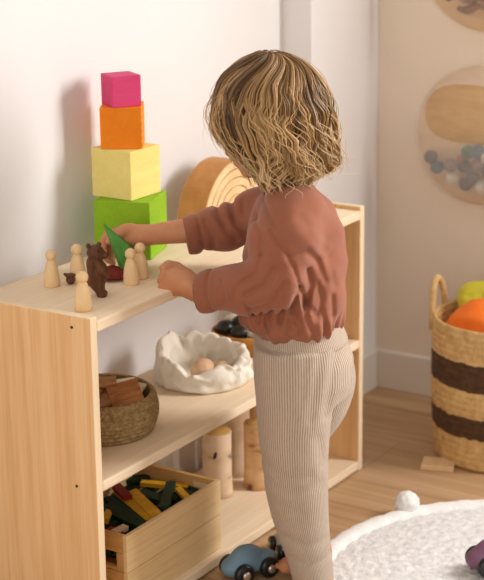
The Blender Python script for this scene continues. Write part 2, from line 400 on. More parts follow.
# ------------------------------------------------------------------ stacked hollow boxes
def toy_box(s, near, rot, z, mat, label, joints=0):
    bm = bmesh.new(); box(bm, (-s/2, -s/2, 0), (s/2, s/2, s), .0018)
    o = link('stacking_cube', mesh_of(bm), mat, None, (near[0], near[1], z), (0, 0, math.radians(rot)))
    tag(o, label, 'block', 'stacking cubes in the tower')
    w = s*.09
    for k in range(joints):                                # finger joints show on the near edge
        zz = s*(k+.6)/joints
        boxes('finger_joint', [((-s/2+.001, -s/2-.0003, zz-s*.028), (-s/2+.0075, -s/2+.002, zz+s*.028))], M['joint'], o, .0002)
    return o
z = ZT
# centre, rotation
toy_box(.1108, (.4173, .2195), 18.3, z, M['c_green'], 'large lime green cube at the bottom of the tower'); z += .1112
toy_box(.0929, (.4234, .2318), -1.2, z, M['c_yellow'], 'pale yellow cube sitting on the lime green cube'); z += .0932
toy_box(.0780, (.4250, .2381), 31.8, z, M['c_orange'], 'orange cube between the pink and pale yellow cubes', 6); z += .0783
toy_box(.0583, (.4210, .2359), 57.9+90, z, M['c_pink'], 'small magenta pink cube on top of the tower')

# ------------------------------------------------------------------ nested wooden arches
AXC, AY0, AY1 = .7560, .196, .266
radii = [.120, .102, .084, .066, .048, .030]
names = ['largest outer wooden arch with amber bent side, against the wall', 'second wooden arch from the outside of the nested set',
         'third wooden arch from the outside of the nested set', 'fourth wooden arch from the outside of the nested set',
         'fifth wooden arch from the outside, next to the solid core', 'smallest solid half round core of the nested arches']
for i, R in enumerate(radii):
    r0 = radii[i+1]+.0012 if i < 5 else 0
    bm = bmesh.new(); n = 40; rows = []
    for k in range(n+1):
        a = PI*k/n; wob = 1+.004*math.sin(5*a+i*1.7)
        pts = [(R*wob, AY0), (R*wob, AY1), (r0*wob, AY1), (r0*wob, AY0)]
        rows.append([bm.verts.new((AXC+q*math.cos(a), y, ZT+q*math.sin(a))) for q, y in pts])
    for k in range(n):
        for j in range(4):
            try: bm.faces.new((rows[k][j], rows[k][(j+1) % 4], rows[k+1][(j+1) % 4], rows[k+1][j])).material_index = 0 if j in (1, 3) else 1 if j == 0 or j == 2 else 0
            except ValueError: pass
    bm.faces.new(rows[0]); bm.faces.new(rows[-1][::-1])
    bmesh.ops.remove_doubles(bm, verts=bm.verts, dist=1e-5); bmesh.ops.recalc_face_normals(bm, faces=bm.faces)
    for f in bm.faces: f.material_index = 1 if abs(f.normal.y) < .5 else 0
    es = [e for e in bm.edges if len(e.link_faces) == 2 and e.link_faces[0].normal.dot(e.link_faces[1].normal) < .4]
    bmesh.ops.bevel(bm, geom=es, offset=.0015, segments=2, affect='EDGES')
    me = mesh_of(bm); c = (AXC, (AY0+AY1)/2, ZT); shift(me, c)
    tag(link('wooden_arch', me, [M['arch_face'], M['arch_side']], None, c), names[i], 'arch', 'nested wooden arches on top of the shelf')

# ------------------------------------------------------------------ peg dolls, bear, tree
def peg(px, py, h, label, lean=0):
    p = at(px, py, 2, ZT); s = h/.068; p = p+NH*.0105*s
    body = lathe([(0, 0), (.0136*s, 0), (.0146*s, .002*s), (.0144*s, .014*s), (.0130*s, .028*s), (.0104*s, .040*s), (.0076*s, .0475*s), (.0056*s, .051*s), (0, .051*s)], 28, cap=False)
    o = link('peg_doll', body, M['peg'], None, tuple(p), (0, lean, 0)); tag(o, label, 'figurine', 'wooden peg dolls on the shelf top')
    hd = lathe([(.0103*s*math.sin(PI*k/14), .0575*s-.0103*s*math.cos(PI*k/14)) for k in range(15)], 24, cap=False)
    link('head', hd, M['peg'], o); return o
peg(51.5, 287.5, .067, 'leftmost peg doll, standing alone near the shelf end by the wall')
peg(77.5, 283, .070, 'peg doll standing behind the dark brown bear')
peg(83, 312, .069, 'peg doll nearest the front corner of the shelf, in front of bear')
peg(131, 285.5, .066, 'front one of two peg dolls beside the green cone tree')
peg(140.5, 279.5, .066, 'rear one of two peg dolls touching, beside green cone tree')
# bear standing upright, looking to the right
bc = at(97, 297.5, 2, ZT)+NH*.010
def BV(x, y, off=0.): return bc + RH*((x-94.5)/565) + NH*off + np.array([0, 0, (297-y)/545])
S = SDF(bc+np.array([-.05, -.05, -.004]), bc+np.array([.05, .05, .11]), .0012)
for o_ in (-.0065, .0075):
    S.chain([BV(98, 294, o_), BV(96, 285, o_)], [.0075, .0095], .003); S.ell(BV(100, 295.4, o_), (.009, .0068, .0052), k=.002)
S.ell(BV(94.5, 277), (.0190, .0160, .027), k=.006); S.ell(BV(93, 265), (.0158, .0145, .016), k=.006)
S.ell(BV(94, 254), (.0165, .0145, .0135), k=.003); S.cap(BV(98, 256), BV(103, 257), .0088, .0068, k=.003)
for x_, o_ in ((87.5, -.004), (97.5, .006)): S.ell(BV(x_, 247.2, o_), (.0048, .0038, .0046), k=.001)
for o_ in (-.013, .013): S.chain([BV(95, 263, o_), BV(100, 270, o_*1.05), BV(104.5, 276, o_*.7)], [.0075, .0066, .0052], .0025)
S.ell(BV(85, 285), (.005, .005, .005), k=.002)
S.F = np.maximum(S.F, (ZT+.0002-(S.lo[2]+S.h*np.arange(S.n[2])))[None, None, :])
me, V, _ = S.mesh(); c = (bc[0], bc[1], ZT); shift(me, c)
bear = tag(link('wooden_bear', me, [M['bear'], M['bear_dark']], None, c), 'dark brown wooden bear standing upright among the peg dolls', 'figurine')
dark = [BV(106.3, 256.0), BV(98.5, 251.4, -.0135), BV(101, 251.0, .008)]
for f in me.polygons:
    q = np.array(f.center)+np.array(c)
    if min(np.linalg.norm(q-d) for d in dark) < .0030: f.material_index = 1
# small brown piece left of the bear
tc = at(70.5, 283.5, 2, ZT)-NH*.004; S = SDF(tc-.03, tc+.03, .001)
TV = lambda x, y, o_=0: tc + RH*((x-72)/560) + NH*o_ + np.array([0, 0, (281-y)/545])
S.ell(TV(72.5, 276.5), (.0088, .008, .0085), k=.003); S.ell(TV(72.5, 272), (.0105, .0085, .0035), k=.002); S.cap(TV(69, 272), TV(66.8, 270.8), .0032, .0024, .003)
S.F = np.maximum(S.F, (ZT+.0002-(S.lo[2]+S.h*np.arange(S.n[2])))[None, None, :])
me, _, _ = S.mesh(); c = (tc[0], tc[1], ZT); shift(me, c)
tag(link('wooden_toy_animal', me, M['bear'], None, c), 'tiny brown carved wooden piece at the left side of bear', 'figurine')
# curved dark red piece lying under the tree: a shallow boat-shaped dish on its side
rc = at(113.5, 281.5, 2, ZT)+NH*.012
V = []; Fc = []; nu, nv = 15, 9; th = .0022
for s_ in (0, 1):
    for i in range(nu):
        for j in range(nv):
            u = -1+2*i/(nu-1); v = -1+2*j/(nv-1); w = .022*math.sqrt(max(0, 1-u*u*.96))
            V.append((u*.027, v*w, (.0006 if v < 0 else .0006)+(.008 if v < 0 else .019)*(v*v)*max(.2, 1-u*u)+.004*u*u+s_*th))
for i in range(nu-1):
    for j in range(nv-1):
        a = i*nv+j; b = nu*nv+a
        Fc += [(a, a+1, a+nv+1, a+nv), (b, b+nv, b+nv+1, b+1)]
for i in range(nu-1):
    for j in (0, nv-1):
        a = i*nv+j; b = a+nu*nv; Fc.append((a, a+nv, b+nv, b) if j == 0 else (a, b, b+nv, a+nv))
for j in range(nv-1):
    for i in (0, nu-1):
        a = i*nv+j; b = a+nu*nv; Fc.append((a, b, b+1, a+1) if i == 0 else (a, a+1, b+1, b))
me = bpy.data.meshes.new('dish'); me.from_pydata(V, [], Fc); me.polygons.foreach_set('use_smooth', [True]*len(me.polygons))
tag(link('toy_dish', me, M['red_felt'], None, (rc[0], rc[1], ZT), (0, 0, YAW*-1+.25)), 'small curved dark red dish lying under the green cone tree', 'toy')
# cone tree held in the right hand
TOFF = .060
apex = K(103.5, 223.5, TOFF); bctr = K(131, 262.5, TOFF)
ax = (bctr-apex); hl = np.linalg.norm(ax); ax /= hl
me = lathe([(.0004, 0), (.002, .003), (.0122, hl*.5), (.0240, hl-.002), (.0236, hl), (0, hl)], 40, cap=False)
q = Vector((0, 0, 1)).rotation_difference(Vector(ax))
tr = link('cone_tree', me, M['tree_green'], None, tuple(apex)); tr.rotation_euler = q.to_euler()
tag(tr, 'green wooden cone tree tilted in the right hand of child', 'toy')

# ------------------------------------------------------------------ middle shelf: rope basket with wooden slices
def coil_profile(r0, r1, h, n, bulge, th=.008):
    P = [(0, .0)]; rr = lambda t: r0+(r1-r0)*t+bulge*math.sin(PI*min(1, t*1.05))
    for k in range(n):
        for j in range(5):
            t = (k+j/5)/n; P.append((rr(t)+.0035*math.sin(PI*j/5), h*t))
    P.append((rr(1)-.001, h)); P.append((rr(1)-th*.5, h+.003)); P.append((rr(1)-th, h))
    for k in range(n-1, 0, -1):
        t = k/n; P.append((rr(t)-th+.002, h*t)); P.append((rr(t)-th-.001, h*(t-.5/n)))
    P.append((0, .008)); return P
bkc = np.array([.221, .155, ZM])
me = lathe(coil_profile(.092, .099, .073, 9, .009), 72, rfun=lambda a, i: 1+.008*math.sin(3*a+1)+.004*math.sin(7*a), cap=False)
tag(link('rope_basket', me, M['rope'], None, tuple(bkc)), 'round coiled jute rope basket of wooden slices on middle shelf', 'basket')
def slab(name, size, loc, rot, mat, label, cat, group, bev=.0012):
    o = boxes(name, [((-size[0]/2, -size[1]/2, -size[2]/2), (size[0]/2, size[1]/2, size[2]/2))], mat, None, bev, tuple(loc), rot)
    return tag(o, label, cat, group)
def frame_rot(uv, nv):
    """rotation with local x along uv and local z along nv"""
    u = Vector(uv).normalized(); n = Vector(nv); n = (n-u*n.dot(u)).normalized(); w = n.cross(u)
    return Matrix((u, w, n)).transposed().to_euler()
G = 'wooden slices in the rope basket'
zr = .385
def plank(dx, dn, dz, ux, uz, up, size, mat, label):
    c = bkc+RH*dx+NH*dn+np.array([0, 0, dz]); u = RH*ux[0]+NH*ux[1]+np.array([0, 0, uz]); n = RH*up[0]+NH*up[1]+np.array([0, 0, up[2]])
    slab('wooden_slice', size, c, frame_rot(u, n), mat, label, 'wooden slice', G)
plank(0.047, -.033, .0785, (.95, .25), .18, (.10, -.5, .86), (.060, .056, .007), M['plank_brown'], 'square reddish brown slice leaning out over basket rim')
plank(0.010, -.040, .066, (.5, .8), .0, (-.35, -.45, .8), (.060, .036, .007), M['plank_mid'], 'tan slice tucked left below the reddish brown slice')
plank(0.060, .012, .075, (.9, -.3), -.10, (.18, -.3, .9), (.038, .034, .006), M['plank_pale'], 'pale whitish slice at the right side of rope basket')
plank(-.004, .042, .074, (1, .1), .05, (.0, -.25, .95), (.060, .036, .006), M['plank_mid'], 'tan slice lying flat at the back of rope basket')
plank(0.036, .050, .070, (.9, .3), .02, (.15, -.2, .95), (.054, .028, .006), M['plank_pale'], 'pale long slice along back rim of the rope basket')
plank(-.030, .008, .068, (.7, -.6), .0, (-.15, -.2, .95), (.060, .036, .007), M['plank_brown'], 'dark brown slice at left of basket, half behind shelf panel')
plank(0.012, .008, .057, (.8, .5), .0, (.05, -.1, 1), (.085, .050, .007), M['plank_brown'], 'dark brown slice under the others in the basket')
plank(0, 0, .043, (.9, -.2), .0, (0, .05, 1), (.10, .075, .007), M['plank_mid'], 'wide tan slice deep in the rope basket')
plank(0, 0, .027, (.3, .9), .0, (.03, .0, 1), (.11, .08, .007), M['plank_mid'], 'lowest tan slice on the floor of rope basket')

# ------------------------------------------------------------------ canvas bag with wooden eggs
bgc = np.array([.535, .142, ZM])
def bag_mesh():
    na = 180; prof = []
    # u: 0..1 outside up, 1..1.45 folded lip going down inside, then the inner floor
    rows = []
    def rim(a):     # a: angle in the view frame, 0 = right, -90 deg = towards the camera
        return .064+.019*math.cos(a-1.75)+.005*math.cos(2*a+.3)+.005*math.sin(5*a+.8)+.002*math.sin(11*a)
    lv = [(0, .0, 0), (.62, .0, 0), (.93, .002, 0), (1.03, .12, 1), (1.06, .3, 1), (1.05, .5, 1), (1.02, .7, 1), (1.0, .88, 1), (.985, .97, 1), (.95, 1.03, 1), (.90, 1.05, 1), (.85, 1.02, 1), (.82, .92, 1), (.80, .75, 1), (.79, .55, 1), (.80, .3, 1), (.80, .18, 0), (.5, .10, 0), (0, .10, 0)]
    R = .088; V = []; fr_ = random.Random(4)
    FOLDS = [(fr_.uniform(0, 2*PI), fr_.uniform(-1.1, 1.1), fr_.uniform(.05, .13), fr_.choice((-1, 1))*fr_.uniform(.0035, .0075)) for _ in range(22)]
    for i, (rf, zf, m) in enumerate(lv):
        for k in range(na):
            a = 2*PI*k/na; t = min(1, zf)
            rr = R*rf*(1+.05*math.cos(2*a+.5)+.03*math.sin(3*a+1.2)*(.3+t)+.026*math.sin(7*a+zf*5)*t+.010*math.sin(13*a+2+zf*3))
            rr *= 1+.10*t*math.cos(a-.2)*0
            zz = rim(a)*zf + (.004*math.sin(6*a+zf*9)*t if m else 0)
            # slouch: folds pulled across the sides
            rr += .004*math.sin(9*zf+4*a)*math.sin(PI*min(1, zf))
            if rf > .7:
                for a0, sl_, wd, am in FOLDS:
                    dd = (a-a0-sl_*(min(zf, 1)-.5)+PI) % (2*PI)-PI; e_ = math.exp(-(dd/wd)**2); rr += am*e_*(.35+.65*t); zz += am*.8*e_*t*t
            p = RH*rr*math.cos(a)+NH*rr*.92*math.sin(a)
            V.append((p[0], p[1], max(0, zz)))
    Fc = [(i*na+k, i*na+(k+1) % na, (i+1)*na+(k+1) % na, (i+1)*na+k) for i in range(len(lv)-1) for k in range(na)]
    me = bpy.data.meshes.new('bag'); me.from_pydata(V, [], Fc)
    bm = bmesh.new(); bm.from_mesh(me); bmesh.ops.remove_doubles(bm, verts=bm.verts, dist=1e-5); bmesh.ops.recalc_face_normals(bm, faces=bm.faces)
    bmesh.ops.subdivide_edges(bm, edges=bm.edges, cuts=1, use_grid_fill=True, smooth=.6); bm.to_mesh(me); bm.free()
    me.polygons.foreach_set('use_smooth', [True]*len(me.polygons)); return me
tag(link('canvas_bag', bag_mesh(), M['canvas'], None, tuple(bgc)), 'white slouchy canvas bag with rolled rim on middle shelf', 'bag')
def egg(px, py, z, r, mat, name, label, cat, group, st=1.15, tilt=.5):
    p = at(px, py, 2, z)
    me = lathe([(r*math.sin(PI*k/16)*(1-.10*math.cos(PI*k/16)*-1*.6), -r*st*math.cos(PI*k/16)) for k in range(17)], 28, cap=False)
    return tag(link(name, me, mat, None, tuple(p), (tilt, PI/2-.3, .6)), label, cat, group)
EG = 'wooden eggs in the canvas bag'
egg(203, 370, .338, .0235, M['egg'], 'wooden_egg', 'left pale wooden egg in the canvas bag', 'egg', EG)
egg(221.5, 371, .3335, .0200, M['egg'], 'wooden_egg', 'right wooden egg in the canvas bag, partly behind lip', 'egg', EG)
egg(213, 371, .326, .018, M['egg'], 'wooden_egg', 'wooden egg at the back of canvas bag, between the others', 'egg', EG)

# ------------------------------------------------------------------ bowl of pebbles
bwc = at(246, 330, 1, .175); bwc[2] = ZM
me = lathe([(0, 0), (.045, 0), (.058, .006), (.068, .022), (.072, .040), (.073, .046), (.070, .048), (.068, .044), (.063, .026), (.052, .012), (0, .010)], 56, cap=False)
tag(link('wooden_bowl', me, M['bowl'], None, tuple(bwc)), 'honey brown wooden bowl of pebbles beside the child on middle shelf', 'bowl')
PG = 'pebbles in the wooden bowl'
def pebble(dx, dn, z, r, mat, label):
    S = SDF(np.full(3, -r*1.5), np.full(3, r*1.5), r/9); S.ell((0, 0, 0), (r*1.15, r, r*.8)); S.ell((r*.25, r*.2, r*.1), (r*.8, r*.75, r*.7), k=.3*r)
    me, _, _ = S.mesh(); p = bwc+RH*dx+NH*dn+np.array([0, 0, z])
    tag(link('pebble', me, mat, None, tuple(p), (0, 0, dx*60)), label, 'pebble', PG)
pebble(-.044, .002, .050, .0195, M['black_stone'], 'leftmost black pebble at the left rim of the bowl')
pebble(-.012, -.034, .050, .019, M['black_stone'], 'black pebble at the front rim of bowl')
pebble(-.010, .012, .058, .0185, M['black_stone'], 'black pebble in the middle of bowl')
pebble(-.028, .040, .055, .017, M['white_stone'], 'white pebble at the back of bowl under the sleeve')
pebble(.020, -.040, .050, .018, M['white_stone'], 'white pebble at front rim of the bowl next to child')
pebble(.032, .010, .053, .020, M['black_stone'], 'black pebble at the right side of bowl, mostly behind child')
pebble(.010, .046, .052, .018, M['black_stone'], 'black pebble at the far back of bowl')

# ------------------------------------------------------------------ two stacked crates with blocks
X0, X1, Y0, Y1 = .100, .405, .016, .214; CH = .0705
def crate(z, label):
    o = tag(empty('wooden_crate', ((X0+X1)/2, (Y0+Y1)/2, z)), label, 'crate', 'stacked pine crates on the bottom shelf')
    c = o.location; t = .009
    def b(name, lst, mat): boxes(name, [(Vector(lo)-Vector((c.x, c.y, 0)), Vector(hi)-Vector((c.x, c.y, 0))) for lo, hi in lst], mat, o, .0012)
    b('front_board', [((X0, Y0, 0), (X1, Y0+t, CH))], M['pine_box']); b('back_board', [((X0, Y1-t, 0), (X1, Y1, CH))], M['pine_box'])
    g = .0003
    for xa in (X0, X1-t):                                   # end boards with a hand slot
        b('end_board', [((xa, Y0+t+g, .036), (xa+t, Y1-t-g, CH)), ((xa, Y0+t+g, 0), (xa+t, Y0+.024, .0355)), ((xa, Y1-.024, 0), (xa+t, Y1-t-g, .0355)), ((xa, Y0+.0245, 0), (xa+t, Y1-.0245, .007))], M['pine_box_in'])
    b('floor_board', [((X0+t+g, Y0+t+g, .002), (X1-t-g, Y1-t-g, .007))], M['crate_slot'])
    return o
crate(ZB+.0004, 'lower closed-off pine crate standing under the other crate')
crate(ZB+CH+.0014, 'upper pine crate filled with yellow and green blocks')
DG = 'coloured blocks in the upper crate'
ND = {'y': ('d_yellow', 'yellow'), 'g': ('d_green', 'dark green'), 'r': ('d_red', 'red'), 'w': ('d_white', 'unpainted')}
def domino(p, q, z, c, label, w=.020, th=.0085, roll=0., dz=0.):
    a = at(p[0], p[1], 2, z); b = at(q[0], q[1], 2, z+dz); u = b-a; ln = np.linalg.norm(u)
    n = np.array([0, 0, 1.])+np.cross(u/ln, [0, 0, 1.])*roll
    slab('toy_block', (ln, w, th), (a+b)/2, frame_rot(u, n), M[ND[c][0]], label, 'block', DG, .0008)
zt = .150
domino((132, 492), (157, 516), .148, 'y', 'upper of two parallel yellow blocks in the middle of the crate', .021, .009, .25)
domino((117, 492), (151, 521), .1415, 'y', 'lower of two parallel yellow blocks, half under the other', .018, .009, .2)
domino((141, 483), (188, 487), .143, 'y', 'yellow block lying across back of the crate under green one', .014, .009, .1)
domino((178, 489), (189, 500), .149, 'y', 'short yellow block at the right end above the front board', .013, .009, .2)
domino((105, 521), (109, 512), .146, 'y', 'yellow block end at the left edge of crate', .014, .010, .3)
domino((116, 486), (128, 498), .152, 'r', 'red block on top behind the parallel yellow blocks', .018, .009, .1)
domino((106, 509), (146, 527), .146, 'g', 'long dark green block along the front of the pile', .022, .010, .25)
domino((171, 483), (164, 508), .150, 'g', 'dark green block pointing at the front board, over yellow block', .019, .009, .1)
domino((109, 498), (149, 531), .137, 'g', 'dark green block under the lower parallel yellow block', .022, .009, .15)
domino((140, 493), (163, 500), .1405, 'g', 'dark green block between the two yellow groups', .024, .009, .1)
domino((126, 480), (150, 478), .140, 'g', 'dark green block at the back left of the crate', .020, .009, .1)
domino((108, 530), (122, 534), .142, 'r', 'red block low in the front left corner of the crate', .016, .009, .1)
domino((114, 533), (126, 527), .147, 'w', 'unpainted pale block in the front left corner of crate', .014, .009, .1)
domino((196, 482), (211, 486), .151, 'w', 'unpainted pale block in the right end of crate', .018, .010, .1)
domino((170, 500), (196, 488), .138, 'g', 'dark green block under the short yellow block', .024, .009, .1)
domino((108, 505), (112, 526), .135, 'g', 'dark green block at the left end board', .024, .009, 0)
# the layers below them
k = 0
for zl, rows in ((.1085, 6), (.1185, 6), (.1280, 5)):
    for j in range(rows):
        yy = Y0+.030+j*(.150/(rows-1)); 
        for xx in ((.165, .255, .345) if zl != .1185 else (.155, .25, .34)):
            cc = 'ggy'[k % 3] if zl < .12 else 'ggg'[k % 3]; k += 1
            slab('toy_block', (.082, .021, .0085), (xx, yy, zl), (0, 0, .05*math.sin(k*2.3)), M[ND[cc][0]], f'{ND[cc][1]} block in the layers under the top of pile', 'block', DG+' below the top')

# ------------------------------------------------------------------ birch logs on the bottom shelf
LG = 'birch logs on the bottom shelf'
def log(px, py, yy, r, h, mats, label, ph, knot=None):
    p = at(px, py, 1, yy); p[2] = ZB
    prof = [(r*1.04, 0), (r*1.02, h*.1), (r*.98, h*.35), (r*1.0, h*.6), (r*.985, h*.85), (r, h-.002), (r-.0015, h)]
    me = lathe(prof, 40, rfun=lambda a, i: 1+.03*math.sin(2*a+ph)+.02*math.sin(3*a+2*ph+i*.4), cap=True)
    o = link('birch_log', me, mats[0], None, tuple(p), (0, 0, ph)); tag(o, label, 'log', LG)
    e = lathe([(0, 0), (r-.002, 0), (r-.002, .0008), (0, .0008)], 32, rfun=lambda a, i: 1+.03*math.sin(2*a+ph)+.02*math.sin(3*a+2*ph+2.4), cap=False)
    link('cut_end', e, M['log_end'], o, (0, 0, h)); return o
log(217.5, 468, .168, .0315, .142, (M['birch'],), 'front left birch log with a dark knot, beside the crate', .3)
log(236, 462, .196, .030, .168, (M['birch'],), 'birch log standing behind between two front logs', 1.9)
log(257, 465, .118, .0275, .146, (M['birch_b'],), 'front right birch log with brown bark patches, beside the leg', 2.7)
log(262, 452, .175, .028, .172, (M['birch_b'],), 'birch log at the back right, mostly behind the leg', 4.1)
lg = [o for o in bpy.data.objects if o.name == 'birch_log'][0]
kp = np.array(at(213.5, 461, 1, .168-.027)); bm = bmesh.new(); bmesh.ops.create_icosphere(bm, subdivisions=2, radius=.0046)
for v in bm.verts: v.co = Vector((v.co.x*.85, v.co.y*.6, v.co.z*2.0))
me = mesh_of(bm, smooth=True); kl = Vector(kp)-lg.location
dirn = Vector((kl.x, kl.y, 0)).normalized()*.0313; kk = link('knot', me, M['screw'], lg); kk.location = Matrix.Rotation(-.3, 3, 'Z') @ Vector((dirn.x, dirn.y, kl.z)); kk.rotation_euler = (0, .35, -.9)

# ------------------------------------------------------------------ floor: striped basket, tile, rug, cars
bc0 = np.array([1.107, -.101, 0])+RH*.150+NH*.02; BR, BH = .152, .318
n = 34; prof = [(0, 0), (BR*.93, 0), (BR*.97, .006)]
for k in range(1, n+1):
    t = k/n; prof.append((BR*(.97+.05*math.sin(PI*t*.8)+.02*t)+.0012*(k % 2), .006+(BH-.006)*t))
prof += [(BR*1.015, BH+.006), (BR*.99, BH+.008), (BR*.965, BH+.002), (BR*.95, BH*.8), (BR*.93, BH*.3), (BR*.9, .012), (0, .012)]
bk = tag(link('woven_basket', lathe(prof, 80, cap=False), M['basket'], None, tuple(bc0)), 'tall woven basket with two dark brown stripes on floor at right', 'basket')
def handle(ang):
    pts = []; 
    for k in range(25):
        a = PI*k/24; s_ = math.cos(a)*.040; zz = BH-.035+.108*math.sin(a)**.8
        th = ang+s_/BR; rr = BR*1.015+.004; pts.append((rr*math.cos(th), rr*math.sin(th), zz))
    link('handle', tube_mesh([(pts, .0075)], sides=10), M['basket_handle'], bk)
va = math.atan2(-RH[1], -RH[0])
va = math.atan2(-RH[1]*math.cos(.48)+NH[1]*math.sin(.48), -RH[0]*math.cos(.48)+NH[0]*math.sin(.48))
handle(va); handle(va+PI)
def scarf(c, r, sq, mat, name, label, seed, amp=.16):
    bm = bmesh.new(); bmesh.ops.create_icosphere(bm, subdivisions=5, radius=1); rg = np.random.default_rng(seed); dirs = rg.normal(size=(26, 3)); dirs /= np.linalg.norm(dirs, axis=1)[:, None]; ph = rg.uniform(0, 6, 26)
    for v in bm.verts:
        p = np.array(v.co); q = 1+amp*sum(math.sin(5*(p@d)+f) for d, f in zip(dirs[:10], ph))/6+amp*.5*sum(abs(math.sin(9*(p@d)+f)) for d, f in zip(dirs[10:], ph[10:]))/10
        p = p*q*r*np.array(sq); o_ = (c-bc0+p)[:2]; ho_ = np.linalg.norm(o_)          # kept inside the basket wall
        if ho_ > .128: p[:2] -= o_*(1-(.128+.25*min(.03, ho_-.128))/ho_)
        v.co = Vector(p)
    tag(link(name, mesh_of(bm, smooth=True), mat, None, tuple(c)), label, 'scarf')
scarf(bc0+np.array([0, 0, .278])-NH*.024-RH*.020, .114, (1.05, 1.05, .70), M['orange_silk'], 'play_scarf', 'bunched orange play scarf filling the striped basket', 3)
scarf(bc0+np.array([0, 0, .335])+NH*.082-RH*.022, .064, (1.0, 1.0, .62), M['lime_silk'], 'play_scarf', 'yellow green play scarf bunched on top of the orange one', 8)
# small plywood tile
tcn = at(438.5, 464, 2, .006); 
tag(boxes('wooden_tile', [((-.036, -.028, -.0055), (.036, .028, .0055))], M['chip'], None, .001, (tcn[0], tcn[1], .0056), (0, 0, -1.23)), 'small flat plywood tile on the floor in front of striped basket', 'wooden tile')
# rug
RC = np.array([.5652, -.5353]); RR = .394
def rnd(a, b): return b+(a-b)*random.random()
prof = [(0, 0), (RR-.03, 0), (RR-.03, .012)]
prof2 = [(RR-.034-(RR-.034)*k/70, .0125) for k in range(71)]
me = lathe([(0, 0.0005), (RR-.03, .0005)]+prof2, 220, cap=False)
rgn = np.random.default_rng(5); 
for v in me.vertices:
    if v.co.z > .01: v.co.z += rgn.uniform(-.0022, .0022); v.co.x += rgn.uniform(-.001, .001); v.co.y += rgn.uniform(-.001, .001)
rug = tag(link('round_rug', me, M['rug'], None, (RC[0], RC[1], 0)), 'round white tufted cotton rug with thick border on the floor', 'rug')
V = []; ns, nr = 300, 16
for k in range(ns):
    a = 2*PI*k/ns
    for j in range(nr):
        b = 2*PI*j/nr; rr = .0165*(1+.06*math.sin(47*a)+rgn.uniform(-.05, .05))
        q = RR-.017+rr*1.2*math.cos(b); V.append((q*math.cos(a), q*math.sin(a), max(.0005, .011+rr*.75*math.sin(b))))
Fc = [(k*nr+j, ((k+1) % ns)*nr+j, ((k+1) % ns)*nr+(j+1) % nr, k*nr+(j+1) % nr) for k in range(ns) for j in range(nr)]
me = bpy.data.meshes.new('rim'); me.from_pydata(V, [], Fc); me.polygons.foreach_set('use_smooth', [True]*len(me.polygons)); link('braided_border', me, M['rug_edge'], rug)
bm = bmesh.new(); bmesh.ops.create_icosphere(bm, subdivisions=4, radius=.0265)
for v in bm.verts: v.co *= rgn.uniform(.93, 1.05)
pp = at(407, 503, 2, .030); link('pompom', mesh_of(bm, smooth=True), M['rug_edge'], rug, (pp[0]-RC[0], pp[1]-RC[1], .0285))
# wooden cars
def car(name, loc, rz, mat, label, sc=1.):
    o = tag(empty(name, loc, (0, 0, rz)), label, 'toy car', 'wooden toy cars on the floor')
    S = SDF((-.06, -.035, 0), (.06, .035, .06), .0016)
    S.ell((0, 0, .019), (.046, .021, .0135), k=.004); S.ell((-.006, 0, .031), (.027, .0185, .0155), k=.010)
    S.ell((.026, 0, .020), (.022, .020, .0125), k=.008); S.ell((-.030, 0, .020), (.018, .020, .0125), k=.008)
    S.F = np.maximum(S.F, (.0065-(S.lo[2]+S.h*np.arange(S.n[2])))[None, None, :])
    me, _, _ = S.mesh(); me.transform(Matrix.Diagonal((sc*1.06, sc*1.0, sc*1.22, 1))); link('body', me, mat, o)
    for x in (-.0245, .0245):
        for y in (-1, 1):
            w = lathe([(0, -.0065), (.0140, -.0065), (.0172, -.004), (.0178, 0), (.0172, .004), (.0140, .0065), (0, .0065)], 28, cap=False); w.transform(Matrix.Scale(sc, 4))
            wh = link('wheel', w, M['tyre'], o, (x*sc, y*.0235*sc, .0178*sc), (PI/2, 0, 0))
            h = lathe([(0, .0064), (.0075, .0064), (.0072, .009), (.004, .0106), (0, .0108)], 20, cap=False); h.transform(Matrix.Scale(sc, 4))
            if y == -1: link('hub', h, M['hub'], wh)
            else: h.transform(Matrix.Rotation(PI, 4, 'X')); link('hub', h, M['hub'], wh)
    return o
a, b = at(245.5, 576.5, 2, .0185), at(270.5, 569.0, 2, .0185)
d = b-a; rz = math.atan2(d[1], d[0]); sc = np.linalg.norm(d)/.049
nrm = np.array([-d[1], d[0], 0])/np.linalg.norm(d)
c = (a+b)/2+nrm*.0265*sc; print('CAR', rz, sc)
car('toy_car', (c[0], c[1], 0), rz, M['car_blue'], 'blue grey wooden toy car with black wheels in front of shelf', sc)
CARSC = sc
rz2 = .86; g_ = sc*.80; n2 = np.array([-math.sin(rz2), math.cos(rz2), 0])
c2 = at(280, 554, 2, .0148); c2 = c2+np.array([math.cos(rz2), math.sin(rz2), 0])*.0245*g_-n2*.0235*g_
car('toy_car', (c2[0], c2[1], 0), rz2, M['car_grey'], 'pale grey wooden toy car half behind the leg of child', g_)
c3 = at(488, 570, 2, .03); rz3 = rz-.25; n3 = np.array([-math.sin(rz3), math.cos(rz3), 0])
c3 = c3+np.array([math.cos(rz3), math.sin(rz3), 0])*.0245*sc+n3*.0225*sc
car('toy_car', (c3[0], c3[1], .0148), rz3, M['car_purple'], 'dusty purple wooden toy car on the white rug at right', sc)

